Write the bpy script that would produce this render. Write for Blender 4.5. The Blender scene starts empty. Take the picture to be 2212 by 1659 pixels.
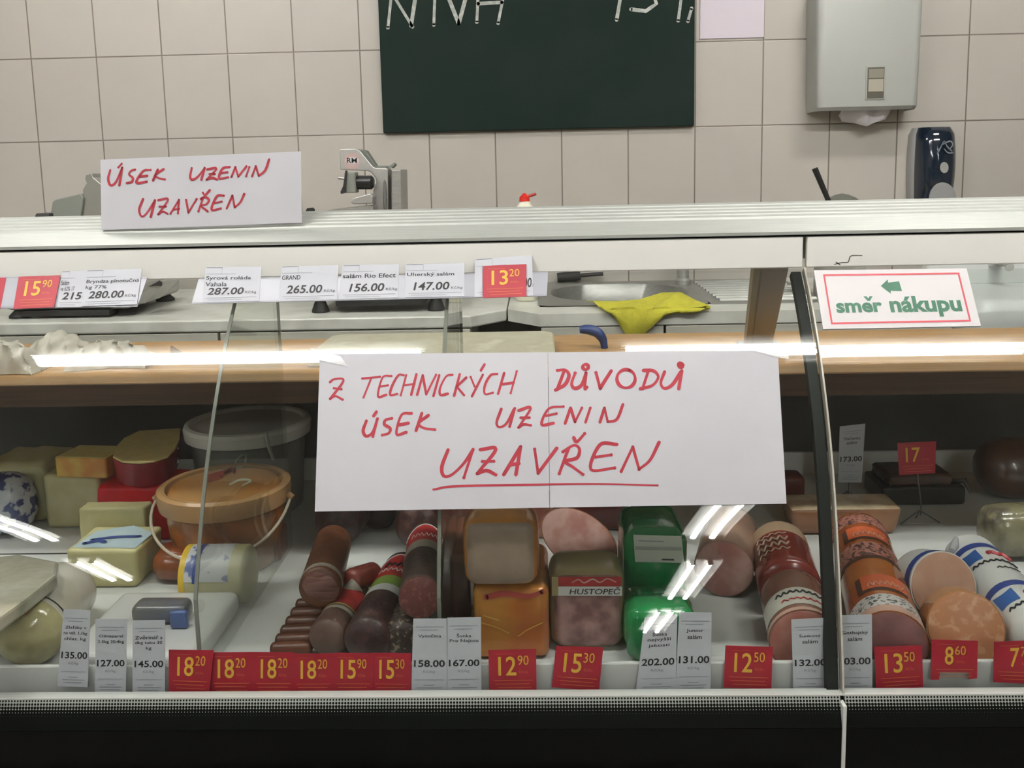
import bpy, math, random
import numpy as np
from mathutils import Vector, Matrix

random.seed(7)
sc = bpy.context.scene
col = sc.collection
rad = math.radians

# ---------------------------------------------------------------- camera
EYE = 1.25
FPX, CX, CY = 2000.0, 1106.0, 650.0
_p, _y, _r = rad(8.0), rad(-1.721), rad(-1.242)
FW = np.array([math.sin(_y)*math.cos(_p), math.cos(_y)*math.cos(_p), -math.sin(_p)])
_rt = np.array([math.cos(_y), -math.sin(_y), 0.0])
_up = np.cross(_rt, FW)
RT = math.cos(_r)*_rt + math.sin(_r)*_up
UP = -math.sin(_r)*_rt + math.cos(_r)*_up
CAM = np.array([0.0, 0.0, EYE])
cd = bpy.data.cameras.new('camera'); cam = bpy.data.objects.new('camera', cd); col.objects.link(cam)
cd.sensor_fit = 'HORIZONTAL'; cd.sensor_width = 36.0
cd.lens = 36.0*FPX/2212.0
cd.shift_x = 0.0
cd.shift_y = (CY - 829.5)/2212.0
cd.clip_start = 0.02
cam.matrix_world = Matrix(((RT[0], UP[0], -FW[0], 0), (RT[1], UP[1], -FW[1], 0), (RT[2], UP[2], -FW[2], EYE), (0, 0, 0, 1)))
sc.camera = cam

# ---------------------------------------------------------------- world, exposure
w = bpy.data.worlds.new('world'); sc.world = w; w.use_nodes = True
w.node_tree.nodes['Background'].inputs[0].default_value = (0.05, 0.05, 0.05, 1)
w.node_tree.nodes['Background'].inputs[1].default_value = 0.3
sc.view_settings.view_transform = 'Standard'
sc.view_settings.look = 'None'
sc.view_settings.exposure = 0.5
sc.view_settings.gamma = 1.0
sc.view_settings.use_curve_mapping = False
sc.cycles.use_denoising = True
sc.cycles.max_bounces = 10
sc.cycles.transparent_max_bounces = 32
sc.cycles.caustics_reflective = False
sc.cycles.caustics_refractive = False
TUBE_E = 48.0      # brightness of every fluorescent tube

# ---------------------------------------------------------------- photo pixel -> point in the place
def ray(x, y): return FW + RT*((x-CX)/FPX) + UP*((CY-y)/FPX)
def atY(x, y, Y):
    d = ray(x, y); return CAM + d*(Y/d[1])
def atZ(x, y, Z):
    d = ray(x, y); return CAM + d*((Z-EYE)/d[2])
def atX(x, y, X):
    d = ray(x, y); return CAM + d*(X/d[0])
def onplane(x, y, P0, n):
    d = ray(x, y); return CAM + d*(np.dot(np.array(P0)-CAM, n)/np.dot(d, n))
# front glass: two tangent arcs in the Y-Z plane
GC1, GR1 = np.array([1.8657, 0.4693]), 0.8488
GA0, GAJ = rad(48.64), rad(24.0)
_n = np.array([-math.cos(GAJ), math.sin(GAJ)])
GJ = GC1 + GR1*_n
GR2 = 2.2; GC2 = GJ - GR2*_n
GA1 = math.asin((0.634-GC2[1])/GR2)
def onglass(x, y, off=0.0):
    d = ray(x, y)
    for cc, r in ((GC1, GR1+off), (GC2, GR2+off)):
        a = d[1]**2+d[2]**2; oy = CAM[1]-cc[0]; oz = CAM[2]-cc[1]
        b = oy*d[1]+oz*d[2]; c0 = oy*oy+oz*oz-r*r
        t = (-b-math.sqrt(max(b*b-a*c0, 0)))/a
        P = CAM+d*t
        if P[2] >= GJ[1]: break
    return P
def glass_profile(off=0.0, a0=GA0, n1=26, n2=14):
    pts = []
    for i in range(n1+1):
        a = a0+(GAJ-a0)*i/n1; pts.append(GC1+(GR1+off)*np.array([-math.cos(a), math.sin(a)]))
    for i in range(1, n2+1):
        a = GAJ+(GA1-GAJ)*i/n2; pts.append(GC2+(GR2+off)*np.array([-math.cos(a), math.sin(a)]))
    return pts

# ---------------------------------------------------------------- materials (all procedural)
MATS = {}
def srgb(r, g, b):
    f = lambda c: (c/255/12.92 if c/255 <= 0.04045 else ((c/255+0.055)/1.055)**2.4)
    return (f(r), f(g), f(b), 1)
def mat(name, c, rough=0.5, metal=0.0, c2=None, scale=30, lo=0.4, hi=0.6, detail=3, bump=0.0, bscale=None, coat=0.0, spec=0.5, emit=0, film=0.0, stretch=None, c3=None):
    if name in MATS: return MATS[name]
    m = bpy.data.materials.new(name); m.use_nodes = True; MATS[name] = m
    nt = m.node_tree; N = nt.nodes; L = nt.links; b = N['Principled BSDF']; out = N['Material Output']
    b.inputs['Base Color'].default_value = c
    b.inputs['Roughness'].default_value = rough; b.inputs['Metallic'].default_value = metal
    b.inputs['Coat Weight'].default_value = coat; b.inputs['Coat Roughness'].default_value = 0.08
    b.inputs['Specular IOR Level'].default_value = spec
    if c2 is not None or bump:
        tc = N.new('ShaderNodeTexCoord'); src = tc.outputs['Object']
        if stretch:
            mp = N.new('ShaderNodeMapping'); mp.inputs['Scale'].default_value = stretch
            L.new(src, mp.inputs[0]); src = mp.outputs[0]
    if c2 is not None:
        nz = N.new('ShaderNodeTexNoise'); nz.inputs['Scale'].default_value = scale; nz.inputs['Detail'].default_value = detail
        L.new(src, nz.inputs['Vector'])
        cr = N.new('ShaderNodeValToRGB'); e = cr.color_ramp.elements
        e[0].position = lo; e[0].color = c; e[1].position = hi; e[1].color = c2
        if c3 is not None:
            q = e.new(min(hi+0.12, 1)); q.color = c3
        L.new(nz.outputs[0], cr.inputs[0]); L.new(cr.outputs[0], b.inputs['Base Color'])
    if bump:
        n2 = N.new('ShaderNodeTexNoise'); n2.inputs['Scale'].default_value = bscale or scale; n2.inputs['Detail'].default_value = 4
        L.new(src, n2.inputs['Vector'])
        bp = N.new('ShaderNodeBump'); bp.inputs['Strength'].default_value = bump; bp.inputs['Distance'].default_value = 0.003
        L.new(n2.outputs[0], bp.inputs['Height']); L.new(bp.outputs[0], b.inputs['Normal'])
    if emit:
        b.inputs['Emission Color'].default_value = c; b.inputs['Emission Strength'].default_value = emit
    if film:      # see-through plastic: part of the light passes straight through
        t = N.new('ShaderNodeBsdfTransparent'); mx = N.new('ShaderNodeMixShader'); mx.inputs[0].default_value = film
        L.new(b.outputs[0], mx.inputs[1]); L.new(t.outputs[0], mx.inputs[2]); L.new(mx.outputs[0], out.inputs[0])
    return m
def glass_mat(name, tint, f0=0.04):
    m = bpy.data.materials.new(name); m.use_nodes = True; MATS[name] = m
    nt = m.node_tree; N = nt.nodes; L = nt.links; N.clear()
    out = N.new('ShaderNodeOutputMaterial'); t = N.new('ShaderNodeBsdfTransparent'); g = N.new('ShaderNodeBsdfGlossy')
    t.inputs[0].default_value = tint; g.inputs['Roughness'].default_value = 0.0
    lw = N.new('ShaderNodeLayerWeight'); lw.inputs[0].default_value = 0.5
    pw = N.new('ShaderNodeMath'); pw.operation = 'POWER'; pw.inputs[1].default_value = 5
    mu = N.new('ShaderNodeMath'); mu.operation = 'MULTIPLY_ADD'; mu.inputs[1].default_value = 1-f0; mu.inputs[2].default_value = f0
    mx = N.new('ShaderNodeMixShader')
    L.new(lw.outputs['Facing'], pw.inputs[0]); L.new(pw.outputs[0], mu.inputs[0]); L.new(mu.outputs[0], mx.inputs[0])
    L.new(t.outputs[0], mx.inputs[1]); L.new(g.outputs[0], mx.inputs[2]); L.new(mx.outputs[0], out.inputs[0])
    return m

# ---------------------------------------------------------------- mesh building
class MB:
    def __init__(s): s.v = []; s.f = []; s.m = []; s.mats = []
    def mi(s, m):
        if m not in s.mats: s.mats.append(m)
        return s.mats.index(m)
    def add(s, vs, fs, m):
        k = len(s.v); i = s.mi(m)
        s.v += [tuple(float(q) for q in p) for p in vs]
        for f in fs: s.f.append([q+k for q in f]); s.m.append(i)
        return s
    def box(s, lo, hi, m, R=None, c=None):
        x0, y0, z0 = lo; x1, y1, z1 = hi
        vs = [(x, y, z) for z in (z0, z1) for y in (y0, y1) for x in (x0, x1)]
        if R is not None:
            c = np.array(c); vs = [c+R@(np.array(p)-c) for p in vs]
        return s.add(vs, [(0, 2, 3, 1), (4, 5, 7, 6), (0, 1, 5, 4), (2, 6, 7, 3), (0, 4, 6, 2), (1, 3, 7, 5)], m)
    def prism(s, poly, ax, a0, a1, m, caps=True):
        """closed polygon (2D) extruded along axis ax ('x','y','z') from a0 to a1"""
        n = len(poly); mk = {'x': lambda p, a: (a, p[0], p[1]), 'y': lambda p, a: (p[0], a, p[1]), 'z': lambda p, a: (p[0], p[1], a)}[ax]
        vs = [mk(p, a0) for p in poly]+[mk(p, a1) for p in poly]
        fs = [(i, (i+1) % n, n+(i+1) % n, n+i) for i in range(n)]
        if caps: fs += [tuple(range(n))[::-1], tuple(range(n, 2*n))]
        return s.add(vs, fs, m)
    def tube(s, pts, r, m, seg=10, caps=True, flat=1.0):
        pts = [np.array(p, float) for p in pts]; n = len(pts)
        rs = r if hasattr(r, '__len__') else [r]*n
        vs = []; fs = []; u = None
        for i, p in enumerate(pts):
            t = pts[min(i+1, n-1)]-pts[max(i-1, 0)]; t = t/(np.linalg.norm(t)+1e-12)
            if u is None:
                a = np.array([0, 0, 1.]) if abs(t[2]) < 0.9 else np.array([1., 0, 0]); u = np.cross(t, a)
            u = u-t*np.dot(u, t); u /= np.linalg.norm(u); v = np.cross(t, u)
            for k in range(seg):
                a = 2*math.pi*k/seg; vs.append(p+rs[i]*(math.cos(a)*u+flat*math.sin(a)*v))
        for i in range(n-1):
            for k in range(seg):
                fs.append((i*seg+k, i*seg+(k+1) % seg, (i+1)*seg+(k+1) % seg, (i+1)*seg+k))
        if caps: fs += [tuple(range(seg))[::-1], tuple(range((n-1)*seg, n*seg))]
        return s.add(vs, fs, m)
    def axial(s, p0, p1, prof, m, seg=32, a0=0.0, a1=2*math.pi, wob=0.0, sq=1.0, up=(0, 0, 1), power=2.0):
        """surface of revolution about p0->p1; prof = [(t, r)], t along the axis 0..1. angle 0 points up"""
        p0 = np.array(p0, float); p1 = np.array(p1, float); ax = p1-p0; t = ax/np.linalg.norm(ax)
        u = np.array(up, float); u = u if abs(np.dot(u, t)) < 0.98 else np.array([0, 1., 0]); u = u-t*np.dot(u, t); u /= np.linalg.norm(u); v = np.cross(t, u)
        full = abs(a1-a0-2*math.pi) < 1e-6; nk = seg if full else seg+1
        vs = []; fs = []
        for i, (tt, r) in enumerate(prof):
            for k in range(nk):
                a = a0+(a1-a0)*k/seg
                q = 1.0+wob*(math.sin(3*a+i*0.9)+0.6*math.sin(7*a-i*1.7))
                ca, sa = math.cos(a), math.sin(a)
                if power != 2.0:
                    h = (abs(ca)**power+abs(sa)**power)**(-1/power); ca *= h; sa *= h
                vs.append(p0+ax*tt+r*q*(ca*u+sq*sa*v))
        for i in range(len(prof)-1):
            for k in range(nk if full else seg):
                fs.append((i*nk+k, i*nk+(k+1) % nk, (i+1)*nk+(k+1) % nk, (i+1)*nk+k))
        if full:
            if prof[0][1] > 1e-5: fs.append(tuple(range(nk))[::-1])
            if prof[-1][1] > 1e-5: fs.append(tuple(range((len(prof)-1)*nk, len(prof)*nk)))
        return s.add(vs, fs, m)
    def rbox(s, c, size, r, m, R=None, n=6, wob=0.0, taper=0.0, mfun=None):
        """box with rounded edges, c = centre of the base"""
        hx, hy, hz = size[0]/2, size[1]/2, size[2]/2; c = np.array(c, float)
        r = min(r, hx, hy, hz); cache = {}; vs = []; fs = []; ms = []
        g = sorted(set([-1, 1]+[q for k in range(n+1) for q in (-1+0.16*k/n*2, 1-0.16*k/n*2)]+[-.3, 0, .3]))
        def vert(q):
            q = tuple(round(a, 5) for a in q)
            if q in cache: return cache[q]
            P = np.array([q[0]*hx, q[1]*hy, q[2]*hz])
            I = np.clip(P, [-hx+r, -hy+r, -hz+r], [hx-r, hy-r, hz-r]); D = P-I; l = np.linalg.norm(D)
            if l > 1e-9: P = I+D/l*r
            if wob:
                P = P*(1+wob*np.array([math.sin(9*q[1]+4*q[2]+c[0]*31), math.sin(7*q[0]+5*q[2]+c[0]*17), math.sin(6*q[0]+8*q[1]+c[1]*23)]))
            if taper: P[:2] *= 1+taper*q[2]
            P[2] += hz
            P = (R@P if R is not None else P)+c
            cache[q] = len(vs); vs.append(P); return cache[q]
        for ax in range(3):
            for sg in (-1, 1):
                for i in range(len(g)-1):
                    for j in range(len(g)-1):
                        quad = []
                        for (a, b) in ((g[i], g[j]), (g[i+1], g[j]), (g[i+1], g[j+1]), (g[i], g[j+1])):
                            q = [a, b]; q.insert(ax, sg); quad.append(vert(q))
                        if (sg > 0) == (ax == 1): quad = quad[::-1]
                        fs.append(tuple(quad)); ms.append((ax, sg))
        k = len(s.v); s.v += [tuple(p) for p in vs]
        for f, a in zip(fs, ms): s.f.append([q+k for q in f]); s.m.append(s.mi(mfun(a) if mfun else m))
        return s
    def sheet(s, fn, nu, nv, m, m_back=None):
        """thin solid sheet: fn(u, v, side) for side 0 (front) and 1 (back)"""
        vs = []; fs = []; W = nu+1
        for sd in (0, 1):
            for j in range(nv+1):
                for i in range(nu+1): vs.append(fn(i/nu, j/nv, sd))
        o = W*(nv+1)
        for j in range(nv):
            for i in range(nu):
                a = j*W+i; fs.append((a, a+1, a+W+1, a+W)); fs.append((o+a, o+a+W, o+a+W+1, o+a+1))
        for i in range(nu):
            a = i; fs.append((a, o+a, o+a+1, a+1)); a = nv*W+i; fs.append((a, a+1, o+a+1, o+a))
        for j in range(nv):
            a = j*W; fs.append((a, a+W, o+a+W, o+a)); a = j*W+nu; fs.append((a, o+a, o+a+W, a+W))
        return s.add(vs, fs, m)
    def strokes(s, lines, wd, fn, m, smooth=True):
        """hand-drawn pen strokes: polylines in a 2-D frame, mapped into space by fn"""
        for ln in lines:
            P = catmull(ln) if smooth and len(ln) > 2 else [np.array(p, float) for p in dense(ln)]
            h = wd/2; vs = []; fs = []
            for i, p in enumerate(P):
                t = P[min(i+1, len(P)-1)]-P[max(i-1, 0)]; t = t/(np.linalg.norm(t)+1e-9); nn = np.array([-t[1], t[0]])
                k = h*(0.92+0.16*math.sin(i*0.23+ln[0][0]))
                vs += [fn(*(p+nn*k)), fn(*(p-nn*k))]
            fs = [(2*i, 2*i+2, 2*i+3, 2*i+1) for i in range(len(P)-1)]
            s.add(vs, fs, m)
            for p in (P[0], P[-1]):
                s.add([fn(p[0]+h*math.cos(a*math.pi/4), p[1]+h*math.sin(a*math.pi/4)) for a in range(8)], [tuple(range(8))], m)
        return s
    def text(s, string, fn, box, m, bold=0.0, shear=0.0):
        """lettering stretched into box (u0, v0, u1, v1), v downwards, mapped into space by fn"""
        V, Fs = text2d(string, bold, shear)
        lo = V.min(0); hi = V.max(0); u0, v0, u1, v1 = box
        q = (V-lo)/(hi-lo+1e-9)
        vs = [fn(u0+(u1-u0)*a, v1-(v1-v0)*b) for a, b in q]
        return s.add(vs, Fs, m)
    def rect(s, fn, box, m):
        u0, v0, u1, v1 = box
        return s.add([fn(u0, v0), fn(u1, v0), fn(u1, v1), fn(u0, v1)], [(0, 1, 2, 3)], m)
_T = {}
def text2d(string, bold=0.0, shear=0.0):
    k = (string, bold, shear)
    if k not in _T:
        cu = bpy.data.curves.new('lettering', 'FONT'); cu.body = string; cu.offset = bold; cu.shear = shear; cu.resolution_u = 3
        o = bpy.data.objects.new('lettering', cu); col.objects.link(o)
        me = o.evaluated_get(bpy.context.evaluated_depsgraph_get()).to_mesh()
        V = np.array([[v.co.x, v.co.y] for v in me.vertices]); Fs = [tuple(p.vertices) for p in me.polygons]
        bpy.data.objects.remove(o); bpy.data.curves.remove(cu); _T[k] = (V, Fs)
    return _T[k]
def dense(ln):
    out = []
    for a, b in zip(ln[:-1], ln[1:]):
        a = np.array(a, float); b = np.array(b, float); n = max(1, int(np.linalg.norm(b-a)/14))
        out += [a+(b-a)*i/n for i in range(n)]
    return out+[np.array(ln[-1], float)]
def catmull(ln, n=6):
    P = [np.array(p, float) for p in ln]; P = [2*P[0]-P[1]]+P+[2*P[-1]-P[-2]]; out = []
    for i in range(1, len(P)-2):
        for k in range(n):
            t = k/n; a, b, c, d = P[i-1:i+3]
            out.append(0.5*((2*b)+(-a+c)*t+(2*a-5*b+4*c-d)*t*t+(-a+3*b-3*c+d)*t**3))
    return out+[P[-2]]
def ell(cx, cy, rx, ry, n=14, a0=0): return [(cx+rx*math.cos(a0+2*math.pi*i/n), cy+ry*math.sin(a0+2*math.pi*i/n)) for i in range(n+1)]

ORG = {}
def build(name, mb, parent=None, origin=None, smooth=40, bevel=0.0, **props):
    V = np.array(mb.v)
    if parent is not None: org = ORG[parent.name]
    else: org = np.array(origin) if origin is not None else np.array([(V[:, 0].min()+V[:, 0].max())/2, (V[:, 1].min()+V[:, 1].max())/2, V[:, 2].min()])
    me = bpy.data.meshes.new(name)
    me.from_pydata([tuple(p) for p in (V-org)], [], mb.f)
    for m in mb.mats: me.materials.append(m)
    me.polygons.foreach_set('material_index', mb.m)
    me.validate()
    import bmesh
    bm = bmesh.new(); bm.from_mesh(me); bmesh.ops.recalc_face_normals(bm, faces=bm.faces[:]); bm.to_mesh(me); bm.free()
    if smooth:
        me.polygons.foreach_set('use_smooth', [True]*len(me.polygons)); me.set_sharp_from_angle(angle=rad(smooth))
    o = bpy.data.objects.new(name, me); col.objects.link(o)
    if parent is not None: o.parent = parent
    else: o.location = org
    ORG[o.name] = org
    if bevel:
        bv = o.modifiers.new('bevel', 'BEVEL'); bv.width = bevel; bv.segments = 2; bv.limit_method = 'ANGLE'; bv.angle_limit = rad(40)
    for k, v in props.items(): o[k] = v
    return o
def empty(name, loc, label, category, group=None):
    o = bpy.data.objects.new(name, None); col.objects.link(o); o.location = tuple(loc); o.empty_display_size = 0.05
    ORG[o.name] = np.array(loc, float); o['label'] = label; o['category'] = category
    if group: o['group'] = group
    return o
def tag(o, label, category, group=None):
    o['label'] = label; o['category'] = category
    if group: o['group'] = group
    return o
def rotz(a):
    c, s = math.cos(a), math.sin(a); return np.array([[c, -s, 0], [s, c, 0], [0, 0, 1]])
def rotx(a):
    c, s = math.cos(a), math.sin(a); return np.array([[1, 0, 0], [0, c, -s], [0, s, c]])
def roty(a):
    c, s = math.cos(a), math.sin(a); return np.array([[c, 0, s], [0, 1, 0], [-s, 0, c]])

# ================================================================ the room
XL, XR, YB, YF, ZC = -5.0, 5.0, 2.836, -9.5, 2.75
def tile_mat():
    m = bpy.data.materials.new('wall_tiles'); m.use_nodes = True
    nt = m.node_tree; N = nt.nodes; L = nt.links; b = N['Principled BSDF']
    tc = N.new('ShaderNodeTexCoord'); sp = N.new('ShaderNodeSeparateXYZ'); L.new(tc.outputs['Object'], sp.inputs[0])
    def M(op, a, bb=None, cc=None):
        n = N.new('ShaderNodeMath'); n.operation = op
        for i, q in enumerate((a, bb, cc)):
            if q is None: continue
            if isinstance(q, (int, float)): n.inputs[i].default_value = q
            else: L.new(q, n.inputs[i])
        return n.outputs[0]
    u = M('DIVIDE', M('ADD', sp.outputs[0], 1.525+20*0.2), 0.2); v = M('DIVIDE', M('ADD', sp.outputs[2], -(EYE+0.366)+20*0.24765), 0.24765)
    fu = M('FRACT', u); fv = M('FRACT', v)
    du = M('MULTIPLY', M('MINIMUM', fu, M('SUBTRACT', 1.0, fu)), 0.2); dv = M('MULTIPLY', M('MINIMUM', fv, M('SUBTRACT', 1.0, fv)), 0.24765)
    d = M('MINIMUM', du, dv)
    mr = N.new('ShaderNodeMapRange'); mr.inputs[1].default_value = 0.0012; mr.inputs[2].default_value = 0.0026; L.new(d, mr.inputs[0])
    cell = N.new('ShaderNodeCombineXYZ'); L.new(M('FLOOR', u), cell.inputs[0]); L.new(M('FLOOR', v), cell.inputs[1])
    wn = N.new('ShaderNodeTexWhiteNoise'); L.new(cell.outputs[0], wn.inputs[0])
    nz = N.new('ShaderNodeTexNoise'); nz.inputs['Scale'].default_value = 9; nz.inputs['Detail'].default_value = 5; L.new(tc.outputs['Object'], nz.inputs['Vector'])
    k = M('ADD', M('MULTIPLY', wn.outputs[0], 0.45), M('MULTIPLY', nz.outputs[0], 0.6))
    cr = N.new('ShaderNodeValToRGB'); e = cr.color_ramp.elements
    e[0].position = 0.2; e[0].color = (0.415, 0.39, 0.35, 1); e[1].position = 0.85; e[1].color = (0.455, 0.43, 0.385, 1); L.new(k, cr.inputs[0])
    mx = N.new('ShaderNodeMix'); mx.data_type = 'RGBA'; L.new(mr.outputs[0], mx.inputs[0]); mx.inputs[6].default_value = (0.17, 0.14, 0.115, 1); L.new(cr.outputs[0], mx.inputs[7])
    L.new(mx.outputs[2], b.inputs['Base Color'])
    b.inputs['Roughness'].default_value = 0.35
    bp = N.new('ShaderNodeBump'); bp.inputs['Strength'].default_value = 0.4; bp.inputs['Distance'].default_value = 0.002; L.new(mr.outputs[0], bp.inputs['Height']); L.new(bp.outputs[0], b.inputs['Normal'])
    return m
plaster = mat('plaster', (0.62, 0.60, 0.56, 1), 0.8, c2=(0.58, 0.56, 0.52, 1), scale=4)
def setting(name, lo, hi, m):
    o = build(name, MB().box(lo, hi, m), origin=(0, 0, 0), smooth=0); o['kind'] = 'structure'; return o
setting('wall_back', (XL, YB, 0), (XR, YB+0.15, ZC), tile_mat())
setting('wall_left', (XL-0.15, YF, 0), (XL, YB+0.15, ZC), plaster)
setting('wall_right', (XR, YF, 0), (XR+0.15, YB+0.15, ZC), plaster)
setting('wall_front', (XL-0.15, YF-0.15, 0), (XR+0.15, YF, ZC), plaster)
setting('floor', (XL-0.15, YF-0.15, -0.1), (XR+0.15, YB+0.15, 0), mat('floor_tiles', (0.30, 0.28, 0.25, 1), 0.4, c2=(0.36, 0.34, 0.31, 1), scale=6))
setting('ceiling', (XL-0.15, YF-0.15, ZC), (XR+0.15, YB+0.15, ZC+0.1), mat('ceiling_board', (0.55, 0.55, 0.53, 1), 0.9))

# ---------------------------------------------------------------- ceiling luminaires
m_tube = mat('fluorescent_tube', (1.0, 0.985, 0.955, 1), emit=TUBE_E)
m_lampw = mat('lamp_enamel', (0.75, 0.75, 0.73, 1), 0.4)
def luminaire(x, y, along, length, label, group):
    t = empty('ceiling_lamp', (x, y, 2.55), label, 'lamp', group)
    def P(a, b, z): return (x+a, y+b, z) if along == 'x' else (x+b, y+a, z)
    h = length/2; mb = MB()
    lo = P(-h-0.04, -0.13, 2.63); hi = P(h+0.04, 0.13, 2.68)
    mb.box(lo, hi, m_lampw)
    for b in (-0.132, 0.127): mb.box(P(-h-0.04, b, 2.60), P(h+0.04, b+0.006, 2.68), m_lampw)
    build('housing', mb, t, smooth=0)
    for b in ((-0.055, 0.055) if along == 'y' else (-0.032, 0.032)):
        build('tube', MB().tube([P(-h, b, 2.595), P(h, b, 2.595)], 0.017, m_tube, 12), t)
        for s in (-1, 1): build('socket', MB().box(P(s*h-0.012, b-0.016, 2.575), P(s*h+0.012, b+0.016, 2.64), m_lampw), t, smooth=0)
    for a in (-h*0.6, h*0.6): build('hanger', MB().tube([P(a, 0, 2.68), P(a, 0, ZC)], 0.006, m_lampw, 8), t)
    return t
for x, nm in ((-1.0, 'left'), (0.89, 'right')):
    luminaire(x, 0.57, 'x', 1.27, 'twin-tube ceiling lamp over the %s end of the counter glass' % nm, 'lamps over the counter')
for x, y, ln, lb in ((0.90, -2.15, 1.3, 'twin-tube ceiling lamp, nearest of the right row over the shop floor'), (0.99, -4.13, 1.3, 'twin-tube ceiling lamp, second of the right row over the shop floor'),
                     (0.97, -6.0, 1.3, 'twin-tube ceiling lamp, farthest of the right row over the shop floor'), (-2.84, -2.05, 1.3, 'twin-tube ceiling lamp, nearest of the left row over the shop floor'),
                     (-2.86, -3.57, 0.62, 'short twin-tube ceiling lamp behind the long one of the left row')):
    luminaire(x, y, 'y', ln, lb, 'lamps over the shop floor')
for x, nm in ((-1.3, 'left'), (1.1, 'right')):  # unseen fill lamps, added to brighten the tiled wall and the worktops
    luminaire(x, 1.85, 'x', 0.6, 'added twin-tube fill lamp over the %s end of the staff aisle' % nm, 'added fill lamps over the staff aisle')

# ================================================================ display counter
SEAM = lambda z: 0.345+(z-0.627)*0.053
XA, XB = -1.75, 1.75
m_alu = mat('brushed_aluminium', (0.40, 0.415, 0.385, 1), 0.5, 0.35, c2=(0.365, 0.38, 0.35, 1), scale=40, stretch=(0.4, 20, 20))
m_cream = mat('cream_enamel', (0.92, 0.91, 0.86, 1), 0.35, c2=(0.89, 0.88, 0.83, 1), scale=3)
m_black = mat('black_glass', (0.003, 0.0034, 0.003, 1), 0.3, spec=0.08)
m_dark = mat('dark_lining', (0.035, 0.034, 0.03, 1), 0.5, c2=(0.045, 0.043, 0.038, 1), scale=8)
m_deck = mat('deck_enamel', (0.70, 0.71, 0.69, 1), 0.3, c2=(0.65, 0.66, 0.645, 1), scale=5)
m_glass = glass_mat('front_glass', (0.95, 0.965, 0.955, 1))
m_glass2 = glass_mat('divider_glass', (0.955, 0.965, 0.945, 1))
m_edge = mat('glass_edge', (0.26, 0.27, 0.23, 1), 0.3, film=0.25)
m_seal = mat('black_seal', (0.008, 0.010, 0.009, 1), 0.5, spec=0.2)
m_ink = mat('black_ink', (0.012, 0.012, 0.012, 1), 0.6)

def border_mat():     # printed dot screen running from pale to black down the strip
    m = bpy.data.materials.new('printed_dots'); m.use_nodes = True
    nt = m.node_tree; N = nt.nodes; L = nt.links; b = N['Principled BSDF']
    tc = N.new('ShaderNodeTexCoord'); sp = N.new('ShaderNodeSeparateXYZ'); L.new(tc.outputs['Object'], sp.inputs[0])
    def M(op, a, bb=None):
        n = N.new('ShaderNodeMath'); n.operation = op
        for i, q in enumerate((a, bb)):
            if q is None: continue
            if isinstance(q, (int, float)): n.inputs[i].default_value = q
            else: L.new(q, n.inputs[i])
        return n.outputs[0]
    p = 0.0036
    fx = M('SUBTRACT', M('FRACT', M('DIVIDE', M('ADD', sp.outputs[0], 5.0), p)), 0.5); fz = M('SUBTRACT', M('FRACT', M('DIVIDE', sp.outputs[2], p)), 0.5)
    r = M('SQRT', M('ADD', M('MULTIPLY', fx, fx), M('MULTIPLY', fz, fz)))
    mr = N.new('ShaderNodeMapRange'); mr.inputs[1].default_value = 0.634; mr.inputs[2].default_value = 0.612; mr.inputs[3].default_value = 0.25; mr.inputs[4].default_value = 0.75; L.new(sp.outputs[2], mr.inputs[0])
    k = M('GREATER_THAN', r, mr.outputs[0])
    mx = N.new('ShaderNodeMix'); mx.data_type = 'RGBA'; L.new(k, mx.inputs[0]); mx.inputs[6].default_value = (0.005, 0.006, 0.005, 1); mx.inputs[7].default_value = (0.30, 0.32, 0.29, 1)
    L.new(mx.outputs[2], b.inputs['Base Color']); b.inputs['Roughness'].default_value = 0.4; b.inputs['Specular IOR Level'].default_value = 0.05
    return m
m_dots = border_mat()
GB = glass_profile()[-1]      # lower end of the glass (Y, Z)

t = counter = empty('display_counter', (0.0, 1.35, 0.0), 'long glass-fronted deli counter with a black base', 'display counter')
def pane(x0, x1, right):
    def xs(z): return (SEAM(z)+0.004, x1) if right else (x0, SEAM(z)-0.001)
    dz = -0.005 if right else 0.0
    prof = glass_profile(a0=rad(48.5)); inn = glass_profile(-0.006, a0=rad(48.5))
    def fn(u, v, s):
        y, z = (prof if s == 0 else inn)[min(int(round(v*(len(prof)-1))), len(prof)-1)]
        a, b = xs(z); return (a+(b-a)*u, y, z+dz)
    build('front_glass', MB().sheet(fn, 1, len(prof)-1, m_glass), t, smooth=30)
    a, b = xs(1.13)
    build('fascia', MB().box((a+0.0005, 1.305, 1.1065), (b-0.0005, 1.317, 1.1500), m_cream), t, smooth=0, bevel=0.0015)
    a, b = xs(0.62)
    build('printed_border', MB().prism([(GB[0]-0.001, GB[1]-0.001), (GB[0]-0.012, 0.600), (GB[0], 0.600), (GB[0]+0.011, GB[1]-0.001)], 'x', a, b, m_dots), t, smooth=0)
    build('front_panel', MB().box((a, GB[0]-0.012, 0.12), (b, GB[0]+0.01, 0.5995), m_black), t, smooth=0)
pane(XA, 0.0, False); pane(0.0, XB, True)
build('edge_trim', MB().box((XA, GB[0]-0.001, GB[1]-0.0005), (XB, GB[0]+0.012, GB[1]+0.0012), mat('pale_trim', (0.62, 0.63, 0.60, 1), 0.3)), t, smooth=0)
build('groove_shade_strip', MB().box((XA, 1.312, 1.1505), (XB, 1.40, 1.1525), m_seal), t, smooth=0)  # dark strip painting the shade in the groove above the fascia
build('kick_panel', MB().box((XA, GB[0]+0.05, 0.0), (XB, 1.70, 0.12), m_dark), t, smooth=0)
build('display_deck', MB().box((XA, 1.064, 0.607), (XB, 1.85, 0.622), m_deck).box((XA, 1.056, 0.585), (XB, 1.062, 0.6550), m_deck), t, smooth=0, bevel=0.002)
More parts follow.
